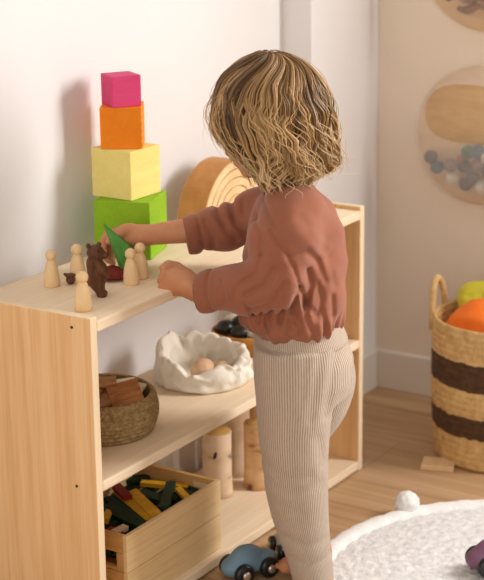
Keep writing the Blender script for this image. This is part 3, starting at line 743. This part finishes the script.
# ------------------------------------------------------------------ wall pockets on the right wall
def wall_pocket(yc, zc, R, label, clear='acrylic'):
    o = tag(empty('wall_pocket', (W2, yc, zc)), label, 'wall storage', 'round wall pockets on the right wall')
    RX = Matrix.Rotation(-PI/2, 4, 'Y')                     # local z of the lathe points off the wall
    bd = lathe([(0, 0), (R-.002, 0), (R, .002), (R, .010), (R-.002, .012), (0, .012)], 72, cap=False); bd.transform(RX); link('backboard', bd, M['disc'], o)
    # clear front: a thick sheet bulging from the rim, with a rounded opening in the upper half
    n, m = 96, 14; V = []; Fc = []; oc = (.0, .062); orx, orz = R*.72, R*.41
    for s_ in (0, 1):
        for k in range(n):
            a = 2*PI*k/n
            ex = math.copysign(abs(math.cos(a))**.8, math.cos(a))*orx; ez = oc[1]+math.copysign(abs(math.sin(a))**.8, math.sin(a))*orz
            for j in range(m):
                t = j/(m-1); px_, pz_ = (1-t)*ex+t*R*math.cos(a), (1-t)*ez+t*R*math.sin(a)
                q = min(1, math.hypot(px_, pz_)/R); dep = .012+.068*math.sqrt(max(0, 1-q**4))-s_*.0025
                V.append((-max(dep, .010), px_, pz_))
    for s_ in (0, 1):
        for k in range(n):
            for j in range(m-1):
                a_, b_, c_, d_ = (s_*n*m+k*m+j, s_*n*m+k*m+j+1, s_*n*m+((k+1) % n)*m+j+1, s_*n*m+((k+1) % n)*m+j); Fc.append((a_, b_, c_, d_) if s_ else (d_, c_, b_, a_))
    for k in range(n):
        k2 = (k+1) % n; Fc.append((k*m, k2*m, n*m+k2*m, n*m+k*m))
    me = bpy.data.meshes.new('front'); me.from_pydata(V, [], Fc); me.polygons.foreach_set('use_smooth', [True]*len(me.polygons)); link('clear_front', me, M[clear], o)
    return o
PY, PZ, PR = -.036, .668, .163
wall_pocket(PY, PZ, PR, 'round wooden wall pocket with clear front holding felt balls')
cols = ['b_grey', 'b_teal', 'b_taupe', 'b_white', 'b_dark', 'b_green', 'b_grey', 'b_white', 'b_red', 'b_taupe', 'b_dark', 'b_teal', 'b_grey', 'b_dark', 'b_green', 'b_taupe', 'b_grey', 'b_white']
spots = [(431, 157), (437, 167), (450, 165), (453, 178), (464, 166), (468, 152), (472, 178), (482, 187), (461, 159), (478, 164), (466, 184), (478, 152), (488, 170), (494, 182), (498, 160), (507, 172), (515, 164), (488, 158)]
colname = dict(b_grey='grey', b_teal='teal', b_taupe='taupe', b_white='off white', b_dark='charcoal', b_green='dark green', b_red='rust red')
where = ['leftmost in the clear pocket', 'second from left in the pocket', 'above the off white ball', 'low at left in the pocket', 'in the middle of pocket', 'highest in the pocket', 'low in the middle of pocket', 'at the bottom of pocket',
         'small, between the taupe and green balls', 'right of the green ball', 'lowest at the front of pocket', 'upper one near right edge of picture', 'at the right edge of picture']
for i, (x, y) in enumerate(spots):
    r = .0165 if i not in (8,) else .010
    p = at(x, y, 0, W2-.040+.004*math.sin(i*2.1)); bm = bmesh.new(); bmesh.ops.create_icosphere(bm, subdivisions=3, radius=r)
    if (p[1]-PY)**2+(p[2]-PZ)**2 > (PR-.024)**2:
        v_ = np.array([p[1]-PY, p[2]-PZ]); v_ *= (PR-.024)/np.linalg.norm(v_); p[1], p[2] = PY+v_[0], PZ+v_[1]
    lab = f'{colname[cols[i]]} felt ball '+(where[i] if i < len(where) else 'beyond the right edge, in the wall pocket')
    tag(link('felt_ball', mesh_of(bm, smooth=True), M[cols[i]], None, tuple(p)), lab, 'ball', 'felt balls in the wall pocket' if i < len(where) else 'felt balls out of view')
UZ = 1.078
wall_pocket(PY-.005, UZ, PR, 'upper round wall pocket holding driftwood sticks', 'acrylic_thin')
for i, (dy, dz, ang, ln) in enumerate([(.085, -.058, .25, .07), (.050, -.088, .1, .085), (.062, -.050, -.35, .08), (.010, -.108, -.1, .09), (.020, -.070, .3, .10), (-.03, -.09, 0, .09), (.098, -.030, .9, .06), (-.06, -.06, .4, .09)]):
    pts = [(-.040+.004*math.sin(i+k), dy+math.cos(ang)*ln*(k/8-.5), dz+math.sin(ang)*ln*(k/8-.5)+.004*math.sin(k*1.3+i)) for k in range(9)]
    rad = [.007+.004*math.sin(k*.9+i) if 0 < k < 8 else .005 for k in range(9)]
    pts = [(W2+a_, PY-.005+b_, UZ+c_) for a_, b_, c_ in pts]; me = tube_mesh([(pts, rad)], sides=10); c = pts[4]; shift(me, c)
    tag(link('driftwood_stick', me, M['drift'], None, c), ['leftmost short stick resting at the upper pocket side', 'lowest stick at left in upper wall pocket', 'stick crossing over another in upper wall pocket', 'lowest middle stick in the upper pocket', 'long stick across middle of upper pocket', 'stick at the lower right of upper pocket', 'steep stick at left wall of upper pocket', 'stick at far right of upper wall pocket'][i], 'driftwood', 'driftwood in the upper wall pocket')
# ------------------------------------------------------------------ the child
kid_loc = (float(BASE[0]), float(BASE[1]), 0.)
kid = tag(empty('person', kid_loc), 'child with wavy blonde bob, dusty rose shirt and ribbed oatmeal trousers, playing at the shelf', 'person')
PX = 1/556.
UP = np.array([0, 0, 1.])
def ST(y, xl, xr, off, b):                                  # one ring of a loft from its outline in the photo
    c = K((xl+xr)/2, y, off); return (c[2], c[0], c[1], (xr-xl)/2*PX, b)
FACE = -RH*.97+NH*.25; FACE /= np.linalg.norm(FACE)         # the way the child faces
# --- arms shared by body and sleeves
Ln_sh, Ln_el, Ln_wr = K(288, 226, -.085), K(275, 290, -.105), K(197, 290.5, -.045)
Rf_sh, Rf_el, Rf_wr = K(272, 212, .095), K(226, 226, .098), K(140, 236, .082)
HC = K(269, 116, 0.)                                        # middle of the skull
FD = FACE*math.cos(.36)-UP*math.sin(.36); UD = UP*math.cos(.36)+FACE*math.sin(.36); SD = np.cross(FD, UD)
def HP(f, u, s): return HC+FD*f+UD*u+SD*s
S = SDF(K(150, 600, -.2)+np.array([-.30, -.30, -.07]), K(300, 60, .15)+np.array([.22, .42, .06]), .0034)
# skull, cheeks, chin, nose, ears, neck
Rm = np.array([FD, SD, UD])
S.ell(HP(-.008, .012, 0), (.086, .070, .078), Rm, .01); S.ell(HP(.030, -.032, 0), (.050, .056, .060), Rm, .02)
S.ell(HP(.066, -.078, 0), (.018, .020, .014), Rm, .02)
for s in (-1, 1): S.ell(HP(.052, -.046, s*.030), (.024, .022, .022), Rm, .014)
S.cap(HP(.083, -.022, 0), HP(.091, -.036, 0), .0055, .0085, .008)
for s in (-1, 1): S.ell(HP(.080, -.039, s*.007), (.0065, .0055, .005), Rm, .005)
S.cap(HP(.084, -.0555, -.010), HP(.084, -.0555, .010), .0050, .0050, .005); S.cap(HP(.082, -.0625, -.008), HP(.082, -.0625, .008), .0052, .0052, .005)
for s in (-1, 1):
    S.ell(HP(.074, -.013, s*.030), (.012, .014, .0095), Rm, 0, 'sub'); S.ell(HP(.070, -.013, s*.030), (.011, .0125, .011), Rm, .001)
    S.ell(HP(-.006, -.022, s*.070), (.014, .006, .020), Rm, .004); S.ell(HP(-.010, -.022, s*.073), (.011, .005, .015), Rm, .003)
NB = K(288, 196, 0.)
S.cap(HP(-.018, -.060, 0), NB, .036, .040, .02)
# trunk and limbs, all a little inside the clothes
S.loft([ST(196, 278, 306, .0, .050), ST(208, 262, 326, 0, .082), ST(235, 256, 334, 0, .095), ST(280, 252, 334, 0, .095), ST(330, 262, 334, 0, .082), ST(372, 266, 344, 0, .085)], .02)
S.chain([Ln_sh, Ln_el, Ln_wr], [.032, .027, .0185], .012); S.chain([Rf_sh, Rf_el, Rf_wr], [.032, .027, .0180], .012)
S.chain([K(300, 380, -.05), K(294, 470, -.06), K(314, 578, -.055)], [.052, .040, .026], .02)
S.chain([K(310, 380, .045), K(292, 470, .045), K(314, 562, .045)], [.052, .038, .026], .02)
def foot(ank, gz, d):
    a = np.array([ank[0], ank[1], gz])
    sd = np.cross(d, UP)
    S.chain([a+UP*.052, a+UP*.028-d*.006], [.026, .026], .01); S.ell(a-d*.020+UP*.020, (.024, .024, .021), k=.012)
    S.chain([a+UP*.030, a+d*.045+UP*.022, a+d*.085+UP*.014], [.026, .022, .016], .014)
    S.cap(a+d*.075+UP*.013+sd*.016, a+d*.08+UP*.012-sd*.020, .0135, .012, .012)
    for i, (o_, l_, r_) in enumerate([(.020, .118, .0105), (.006, .115, .0078), (-.006, .110, .0074), (-.017, .104, .0070), (-.027, .096, .0066)]):
        S.chain([a+d*.085+UP*.012+sd*o_*.9, a+d*l_+UP*.0095+sd*o_], [r_, r_*.95], .004)
foot(K(314, 588, -.055), .016, -RH*.42+NH*.91); foot(K(316, 571, .045), .016, -RH*.2+NH*.98)
# left hand: a loose fist resting on the edge of the board
def pt(x, y, o): return K(x, y, o)
hw = Ln_wr
S.chain([hw, pt(185, 283, -.035), pt(175, 279, -.028)], [.0185, .0215, .021], .012)
S.ell(pt(176, 282, -.026), (.0215, .019, .019), k=.010)
for i, (kx, ky, ko) in enumerate([(167, 270.5, -.002), (164.5, 276, -.016), (165, 283.5, -.029), (168, 289, -.036)]):
    r_ = (.0088, .0092, .0089, .0080)[i]; cd = (1, 1, .9, .45)[i]
    kn = pt(kx, ky, ko)
    S.chain([pt(177, 278+i*2.5, ko), kn, kn-RH*.004-UP*.009*cd, kn+RH*.006-UP*.0155*cd, kn+RH*.015-UP*.012*cd], [.0105, r_, r_*.97, r_*.88, r_*.8], .0028)
S.chain([pt(188, 276, -.012), pt(176, 267.5, .002), pt(168.5, 265.5, -.002), pt(163.5, 268, -.010)], [.0125, .0105, .0092, .0078], .004)
# right hand: reaching round the back of the cone tree
PWR = Rf_wr
S.chain([PWR, pt(128, 236, .092), pt(119, 237, .096)], [.0185, .0205, .0185], .012); S.ell(pt(125, 239, .093), (.021, .019, .0165), k=.010)
fin = [((117, 232.5, .102), (108, 234.5, .100), (103.5, 243, .092), (104.5, 252, .084)),
       ((116, 236.5, .104), (106.5, 239.5, .104), (102.5, 248, .099), (105, 256, .091)),
       ((115.5, 241, .105), (107.5, 246, .107), (105, 254, .103), (108, 260, .096)),
       ((117, 245.5, .104), (111.5, 252, .107), (110, 258.5, .104), (113, 263, .099))]
for i, (a, b, c_, e) in enumerate(fin):
    r_ = (.0088, .0090, .0086, .0076)[i]
    S.chain([pt(124, 236+i*2.4, .096), pt(*a), pt(*b), pt(*c_), pt(*e)], [.011, r_, r_*.96, r_*.9, r_*.8], .003)
S.chain([pt(131, 229.5, .080), pt(122.5, 230.5, .072), pt(114.5, 236, .069), pt(109, 241.5, .0675)], [.012, .0098, .0086, .0074], .005)
me, V, _ = S.mesh('body'); shift(me, kid_loc); smooth_mesh(me, 1, .4)
body = link('body', me, [M['skin'], M['lip'], M['eye_white'], M['iris']], kid)
eyes = [HP(.0805, -.013, s*.030) for s in (-1, 1)]; kl = np.array(kid_loc)
for f in me.polygons:
    q = np.array(f.center)+kl-HC; a_, u_, s_ = q@FD, q@UD, q@SD
    if a_ > .05:
        if abs(s_) < .016 and -.0655 < u_ < -.0530 and a_ > .080: f.material_index = 1
        elif a_ > .070 and abs(abs(s_)-.030) < .0125 and abs(u_+.013) < .0058: f.material_index = 3 if math.hypot(abs(s_)-.030, u_+.013) < .0052 else 2

# --- shirt
S = SDF(K(200, 350, -.2)+np.array([-.24, -.26, -.03]), K(300, 180, .15)+np.array([.22, .36, .05]), .0029)
S.loft([ST(186, 272, 310, 0, .055), ST(194, 262, 322, 0, .074), ST(206, 254, 334, 0, .096), ST(226, 248, 342, 0, .108), ST(255, 244, 346, 0, .110), ST(285, 241, 347, 0, .110), ST(306, 238, 345, 0, .112), ST(317, 240, 343, 0, .110), ST(325, 248, 341, 0, .102), ST(328, 254, 338, 0, .095)], .02)
S.chain([K(294, 212, -.070), K(284, 238, -.092), Ln_el+UP*.012, K(244, 288, -.088), K(212, 291.5, -.060)], [.052, .057, .048, .042, .036], .022)
S.chain([K(285, 206, .070), K(262, 214, .095), Rf_el, K(196, 233, .092)], [.048, .046, .040, .036], .022)
CUFFS = ((K(216, 291, -.063), K(204.5, 292, -.0535)), (K(201, 232, .094), K(188.5, 234.5, .0915)))
for e0, e1 in CUFFS: S.cap(e0, e1, .0365, .0360, .003)
# creases, laid along the cloth on the near side: (points in the photo, width, depth)
sl = tuple(slice(0, k) for k in S.n)
ax3 = [S.lo[i]+S.h*np.arange(S.n[i]) for i in range(3)]
P = np.stack(np.meshgrid(*ax3, indexing='ij'), -1).astype(np.float32)
hx = ((P-CC)@RH).astype(np.float32); hz = P[..., 2]; ho = ((P-BASE)@NH).astype(np.float32)
DZ = np.zeros_like(hx)
def crease(pts, w, dep, off=-.105, far=False):
    q = [K(x, y, off) for x, y in pts]; q = [((p_-CC)@RH, p_[2]) for p_ in q]
    best = np.full_like(hx, 9.); 
    for (x0, z0), (x1, z1) in zip(q[:-1], q[1:]):
        dx, dz = x1-x0, z1-z0; t = np.clip(((hx-x0)*dx+(hz-z0)*dz)/(dx*dx+dz*dz+1e-9), 0, 1)
        best = np.minimum(best, np.hypot(hx-x0-t*dx, hz-z0-t*dz))
    m = 1/(1+np.exp((ho-.0)/.012)) if not far else 1/(1+np.exp(-(ho-.02)/.012))
    global DZ
    DZ += (dep*np.exp(-(best/w)**2)*m).astype(np.float32)
w = .0055
for pts, ww, dp in [
    ([(270, 226), (283, 242), (293, 262), (299, 283)], .0040, .0042),            # dropped shoulder seam
    ([(288, 250), (306, 246), (318, 262), (326, 284)], .0075, .0060), ([(299, 283), (304, 300), (316, 316)], .0065, .0075),
    ([(296, 290), (292, 306), (296, 322)], .0065, .0085), ([(308, 268), (312, 286), (306, 304)], .0065, .0065),
    ([(318, 284), (322, 300), (318, 320)], .006, .0050), ([(283, 308), (280, 322)], .0055, .0075), ([(272, 306), (266, 322), (268, 332)], .0055, .0070),
    ([(304, 306), (310, 330)], .005, .0060), ([(290, 318), (287, 334)], .0045, .0060), ([(300, 322), (299, 336)], .0045, .0060), ([(322, 312), (326, 330)], .005, .0050), ([(333, 300), (334, 322)], .006, .0045), ([(262, 310), (258, 326)], .005, .006), ([(246, 300), (254, 318)], .006, .006),
    ([(275, 262), (264, 280), (246, 290)], .0075, .0050), ([(262, 252), (256, 270), (240, 280)], .006, .0045), ([(284, 276), (270, 296), (250, 305)], .0065, .0055), ([(236, 284), (232, 298)], .005, .004), ([(222, 282), (226, 300)], .005, .004),
    ([(252, 214), (262, 232), (262, 250)], .0065, .0050), ([(264, 205), (276, 222)], .006, .004), ([(300, 215), (322, 240), (336, 270)], .011, .0030), ([(312, 228), (330, 252)], .007, -.0022), ([(328, 262), (336, 292)], .008, .0035),
    ([(299, 292), (302, 312)], .004, -.004), ([(313, 292), (311, 314)], .004, -.004)]:
    crease(pts, ww*.82, dp)
for pts, ww, dp in [([(205, 222), (214, 236), (214, 246)], .006, .006), ([(218, 212), (226, 228), (236, 238)], .007, .007), ([(232, 206), (236, 222), (246, 232)], .007, .007), ([(243, 202), (244, 214)], .006, .005), ([(210, 216), (222, 222)], .005, -.003), ([(226, 212), (234, 214)], .005, -.003)]:
    q0 = len(pts); crease(pts, ww, dp, .07, True)
# soft gathers all round the hem and slow swells elsewhere
zb_ = K(300, 326, 0)[2]
th_ = np.arctan2(ho, hx-((K(297, 326, 0)-CC)@RH))
DZ += (.0035*np.exp(-((hz-zb_-.012)/.022)**2)*(np.sin(th_*17+2*np.sin(th_*5))+.6*np.sin(th_*29+1))).astype(np.float32)
DZ += (.0016*np.sin(hx*70+hz*45+ho*30)+.0012*np.sin(hx*-60+hz*95+1+ho*50)).astype(np.float32)
S.F += DZ*1.15
for e0, e1 in CUFFS:
    ax_ = (e1-e0)/np.linalg.norm(e1-e0)
    # flat end of the rolled cuff, hollow around the wrist
    sl, P = S.region(e1-.06, e1+.06, 0); d_ = (P-e1)@ax_; rad_ = np.linalg.norm((P-e1)-d_[..., None]*ax_, axis=-1)
    S.F[sl] = np.where(rad_ < .055, np.maximum(S.F[sl], d_-.006), S.F[sl])
    q_ = np.maximum(rad_-.0285, -(d_+.014)); S.F[sl] = np.maximum(S.F[sl], -q_)
    S.F[sl] = S.F[sl]+(.0042*np.exp(-((d_+.022)/.0030)**2)-.0014*np.exp(-((d_+.008)/.009)**2))*np.clip((.052-rad_)/.006, 0, 1)
# hollow hem and neckline
S.loft([ST(321, 254, 337, 0, .088), ST(345, 254, 338, 0, .090)], 0, op='sub')
S.cap(K(287, 190, 0)+UP*.03, K(289, 200, 0), .043, .041, 0, 'sub')
me, V, _ = S.mesh('shirt'); smooth_mesh(me, 1, .45); shift(me, kid_loc)
shirt = link('shirt', me, M['shirt'], kid); tag(shirt, 'dusty rose long sleeved shirt')
# neck band of the shirt
ring = []
for k in range(40):
    a_ = 2*PI*k/40; ring.append(K(288, 196, 0)+RH*.043*math.cos(a_)+NH*.043*math.sin(a_)+UP*(.004+.009*math.cos(a_)))
me = tube_mesh([(ring, .0055)], closed=True, sides=8); shift(me, kid_loc); link('neck_band', me, M['shirt'], shirt)

# --- trousers
S = SDF(K(300, 600, -.2)+np.array([-.16, -.12, -.03]), K(300, 320, .15)+np.array([.16, .14, .03]), .0036)
WA = [ST(322, 259, 339, 0, .090), ST(340, 254, 347, 0, .098), ST(356, 253, 354, 0, .104), ST(376, 255, 354, 0, .104), ST(392, 260, 350, 0, .09)]
NL = [ST(345, 254, 335, -.048, .066), ST(372, 254, 336, -.05, .070), ST(400, 256, 334, -.052, .070), ST(430, 257.5, 330, -.055, .066), ST(460, 260.5, 328.5, -.06, .062), ST(490, 265, 328.5, -.06, .058), ST(515, 270.5, 329, -.058, .053), ST(540, 279.5, 331, -.056, .049), ST(560, 287, 333, -.055, .046), ST(584, 293, 335, -.055, .043)]
FL = [ST(345, 268, 348, .045, .066), ST(364, 270, 356, .045, .070), ST(382, 272, 357.5, .045, .070), ST(400, 272, 353, .045, .068), ST(416, 272, 346, .045, .064), ST(430, 272, 336, .045, .058), ST(442, 272, 325, .045, .052), ST(470, 274, 316, .045, .045), ST(520, 286, 320, .045, .043), ST(568, 296, 331, .045, .041)]
S.loft(WA, .02); S.loft(FL, .012); S.loft(NL, .016)
# hollow hems
for a_, b_, r_ in ((K(313, 578, -.055), K(314, 600, -.055), .034), (K(313, 556, .045), K(314, 590, .045), .030)): S.cap(a_, b_, r_, r_, 0, 'sub')
S.loft([ST(318, 263, 335, 0, .082), ST(334, 263, 336, 0, .084)], 0, op='sub')
ax3 = [S.lo[i]+S.h*np.arange(S.n[i]) for i in range(3)]
P = np.stack(np.meshgrid(*ax3, indexing='ij'), -1).astype(np.float32)
hx = ((P-CC)@RH).astype(np.float32); hz = P[..., 2]; ho = ((P-BASE)@NH).astype(np.float32); DZ = np.zeros_like(hx)
for pts, ww, dp in [([(288, 352), (290, 400), (292, 470), (303, 560)], .004, .0018), ([(322, 352), (316, 380), (310, 420)], .009, .003), ([(336, 362), (330, 392), (326, 420)], .008, .0035), ([(306, 360), (302, 400)], .008, .002),
                    ([(262, 465), (285, 478), (310, 476)], .010, .0035), ([(268, 484), (290, 492), (320, 486)], .010, .003), ([(278, 505), (300, 512)], .008, .0025), ([(318, 440), (324, 470)], .008, .003), ([(286, 540), (305, 548), (325, 545)], .008, .0035), ([(292, 562), (310, 568), (330, 563)], .007, .0035), ([(272, 354), (270, 376)], .005, .002)]:
    crease(pts, ww, dp, -.11)
S.F += DZ
me, V, _ = S.mesh('trousers'); smooth_mesh(me, 2, .5)
def axis_tab(st):
    st = np.array(sorted(st, key=lambda q: q[0])); return lambda z: [np.interp(z, st[:, 0], st[:, i]) for i in (1, 2, 3, 4)]
nl, fl, wa = axis_tab(NL), axis_tab(FL), axis_tab(WA)
Vv = np.array([v.co for v in me.vertices]); z = Vv[:, 2]
def ribc(tab):
    cx, cy, a, b = tab(z); dx, dy = Vv[:, 0]-cx, Vv[:, 1]-cy; u = dx*RH[0]+dy*RH[1]; w_ = dx*NH[0]+dy*NH[1]
    e = np.sqrt((u/a)**2+(w_/b)**2); return np.arctan2(u/a, -w_/b), e                 # seam of the angle lies on the far side
an, en = ribc(nl); af, ef = ribc(fl)
seamz = K(300, 400, 0)[2]
rib = np.where(en < ef+.03, an*.0585, af*.0585+.0007)
at_ = me.attributes.new('rib', 'FLOAT', 'POINT'); at_.data.foreach_set('value', rib.astype(np.float32))
shift(me, kid_loc); tro = link('trousers', me, M['rib'], kid); tag(tro, 'oatmeal ribbed knit trousers')
S = SDF(K(300, 370, -.2)+np.array([-.16, -.12, -.03]), K(300, 310, .15)+np.array([.16, .14, .03]), .0032)
WB = [ST(321, 256, 341, 0, .094), ST(328, 254, 344, 0, .098), ST(337, 252.5, 348, 0, .103), ST(340, 253, 348, 0, .101)]
S.loft(WB, 0); S.loft([ST(315, 263, 335, 0, .084), ST(350, 263, 338, 0, .088)], 0, op='sub')
me, V, _ = S.mesh('waistband'); smooth_mesh(me, 1, .5)
Vv = np.array([v.co for v in me.vertices]); z = Vv[:, 2]; an, _ = ribc(axis_tab(WB))
at_ = me.attributes.new('rib', 'FLOAT', 'POINT'); at_.data.foreach_set('value', (an*.085).astype(np.float32))
shift(me, kid_loc); link('waistband', me, M['rib'], tro)

# --- hair: a soft core under many wavy locks
AX = K(269, 116, 0)
_yy = np.linspace(50.8, 196, 300)
def hprof(top, tab):
    v = np.where(_yy < 118, top*np.sqrt(np.clip(1-((118-_yy)/67.2)**2, 0, 1)), np.interp(_yy, [118]+[q[0] for q in tab], [top]+[q[1] for q in tab]))
    k_ = np.hanning(25); k_ /= k_.sum(); s_ = np.convolve(np.pad(v, 12, mode='edge'), k_, 'valid'); w_ = np.clip((_yy-95)/15, 0, 1)
    return (v*(1-w_)+s_*w_)*PX
rt = hprof(63, [(150, 66), (163, 66), (176, 59), (190, 46), (196, 40)])
lf = hprof(58, [(130, 55), (150, 40), (165, 29), (178, 21), (190, 15), (196, 13)])
dp = hprof(60, [(150, 62), (165, 60), (178, 53), (190, 44), (196, 40)])
zk = np.array([K(269, y, 0)[2] for y in _yy])
def hair_pt(psi, y, inset):
    """psi: 0 = right/back of the head, pi = brow, -pi/2 = near side; y: level in photo rows"""
    psi = psi+.75*max(0, 1-(y-50)/38)**2
    c, s_ = math.cos(psi), math.sin(psi)
    a_ = np.interp(y, _yy, rt) if c > 0 else np.interp(y, _yy, lf)
    b_ = np.interp(y, _yy, dp); z_ = np.interp(y, _yy, zk)
    k_ = 1-inset/max(.03, math.hypot(a_*c, b_*s_))
    return AX*np.array([1, 1, 0])+RH*a_*c*k_+NH*b_*s_*k_+np.array([0, 0, z_-inset*min(1, max(0, (88-y)/30))])
def end_level(psi):
    c = math.cos(psi); s_ = math.sin(psi)
    e = 174+4*s_*s_
    if c < -.35: e -= (abs(c)-.35)/.65*22*(1 if c > -.9 else 1.15)
    if c > .3: e -= 3*c
    return e
VV, FF, TT = [], [], []
# core
nc = 64; lev = np.concatenate([np.linspace(51.5, 90, 12), np.linspace(96, 172, 16)])
for i, y in enumerate(lev):
    for k in range(nc):
        psi = 2*PI*k/nc; yy = 51.5+(min(y, end_level(psi)-6)-51.5)
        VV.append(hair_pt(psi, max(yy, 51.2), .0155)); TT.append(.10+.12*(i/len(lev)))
for i in range(len(lev)-1):
    for k in range(nc): FF.append((i*nc+k, (i+1)*nc+k, (i+1)*nc+(k+1) % nc, i*nc+(k+1) % nc))
FF.append(tuple(range(nc)))
rg = np.random.default_rng(21)
NCL = 120
clp = (np.arange(NCL)*2.399963) % (2*PI)-PI; cph = rg.uniform(0, 2*PI, NCL); cfr = rg.uniform(1.3, 2.5, NCL); cam_ = rg.uniform(.6, 1.6, NCL); cto = rg.normal(.33, .21, NCL); crd = rg.uniform(0, .014, NCL); cen = rg.normal(0, 5, NCL)
def lock(psi0, dpsi, y0, y1, inset, rad, tone, ci, n=27, curl=1., wild=0.):
    b0 = len(VV); ph, fr, am = cph[ci], cfr[ci], cam_[ci]
    P_ = []
    for i in range(n):
        t = i/(n-1); y = y0+(y1-y0)*(t**(1.45 if y0 < 60 else 1.0))
        s_ = max(0, (y-62)/112); A = am*curl*s_**.8
        psi = psi0+dpsi*(1-.62*t)+.125*A*math.sin(2*PI*fr*s_+ph)+(.05+.07*max(0, t-.5))*A*math.sin(4.7*PI*fr*s_+2*ph)
        ins = inset-.0070*A*math.cos(2*PI*fr*s_+ph)-.016*wild*max(0, t-.72)/.28+.010*max(0, t-.85)/.15*(1-wild)
        P_.append(hair_pt(psi, y, ins))
    P_ = np.array(P_); tg = np.gradient(P_, axis=0); tg /= np.linalg.norm(tg, axis=1)[:, None]+1e-9
    out = P_-AX*np.array([1, 1, 0]); out[:, 2] = .05; 
    w_ = np.cross(tg, out); w_ /= np.linalg.norm(w_, axis=1)[:, None]+1e-9; nn = np.cross(w_, tg)
    for i in range(n):
        t = i/(n-1); r_ = rad*(1-.75*max(0, t-.55)/.45)*(1 if t > .04 else .6)
        for k in range(4):
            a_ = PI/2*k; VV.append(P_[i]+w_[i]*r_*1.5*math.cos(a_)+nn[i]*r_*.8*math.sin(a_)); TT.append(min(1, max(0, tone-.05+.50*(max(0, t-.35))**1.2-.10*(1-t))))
    for i in range(n-1):
        for k in range(4): FF.append((b0+i*4+k, b0+(i+1)*4+k, b0+(i+1)*4+(k+1) % 4, b0+i*4+(k+1) % 4))
    FF.append(tuple(b0+(n-1)*4+k for k in range(4)))
for i in range(4300):
    ci = rg.integers(NCL); lay = rg.random()
    y0 = 50.9+9*rg.random()**1.6 if lay < .62 else rg.uniform(56, 110)
    y1 = end_level(clp[ci])+rg.normal(0, 2.6)+cen[ci]+crd[ci]*350-2
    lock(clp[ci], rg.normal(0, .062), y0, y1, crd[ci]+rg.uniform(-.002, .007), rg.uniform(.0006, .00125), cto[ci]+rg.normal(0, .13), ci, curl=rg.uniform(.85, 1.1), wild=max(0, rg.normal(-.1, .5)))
# fly-away ends
for i in range(110):
    ci = rg.integers(NCL); psi = rg.uniform(-PI, PI); lock(psi, 0, rg.uniform(60, 120), end_level(psi)+rg.normal(2, 5), -.002, .0005, .75, ci, curl=1.5, wild=rg.uniform(-.5, 1.6))
for i in range(18):
    ci = rg.integers(NCL); psi = rg.uniform(-.5, .4); lock(psi, 0, rg.uniform(120, 140), rg.uniform(158, 172), -.001, .00045, .9, ci, curl=2.0, wild=rg.uniform(.6, 2.0))
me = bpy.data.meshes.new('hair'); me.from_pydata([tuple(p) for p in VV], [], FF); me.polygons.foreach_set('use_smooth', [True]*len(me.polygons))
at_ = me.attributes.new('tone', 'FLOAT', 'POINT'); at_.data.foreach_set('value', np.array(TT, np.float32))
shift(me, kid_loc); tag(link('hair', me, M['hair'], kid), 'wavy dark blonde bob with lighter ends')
# ------------------------------------------------------------------ daylight and added fill
def area(name, loc, tgt, sx, sy, power, color):
    l = bpy.data.lights.new(name, 'AREA'); l.shape = 'RECTANGLE'; l.size = sx; l.size_y = sy; l.energy = power; l.color = color
    o = bpy.data.objects.new(name, l); COL.objects.link(o); o.location = loc
    o.rotation_euler = (Vector(tgt)-Vector(loc)).to_track_quat('-Z', 'Y').to_euler(); return o
area('window_daylight', (1.445, -1.45, 1.20), (.0, -1.35, 1.05), 1.0, 1.3, 115, (1., .985, .97))
area('added_fill_light', (-3.2, -1.3, 1.5), (.3, 0, .5), 1.8, 1.6, 34, (1., .95, .89))  # added soft fill from the left, brightens the shelf panel and right wall
w = bpy.data.worlds.new('room_light'); scene.world = w; w.use_nodes = True
w.node_tree.nodes['Background'].inputs[0].default_value = (1., .91, .82, 1); w.node_tree.nodes['Background'].inputs[1].default_value = .62
scene.view_settings.view_transform = 'Standard'; scene.view_settings.look = 'None'; scene.view_settings.exposure = -.06; scene.view_settings.gamma = 1
scene.view_settings.use_curve_mapping = False
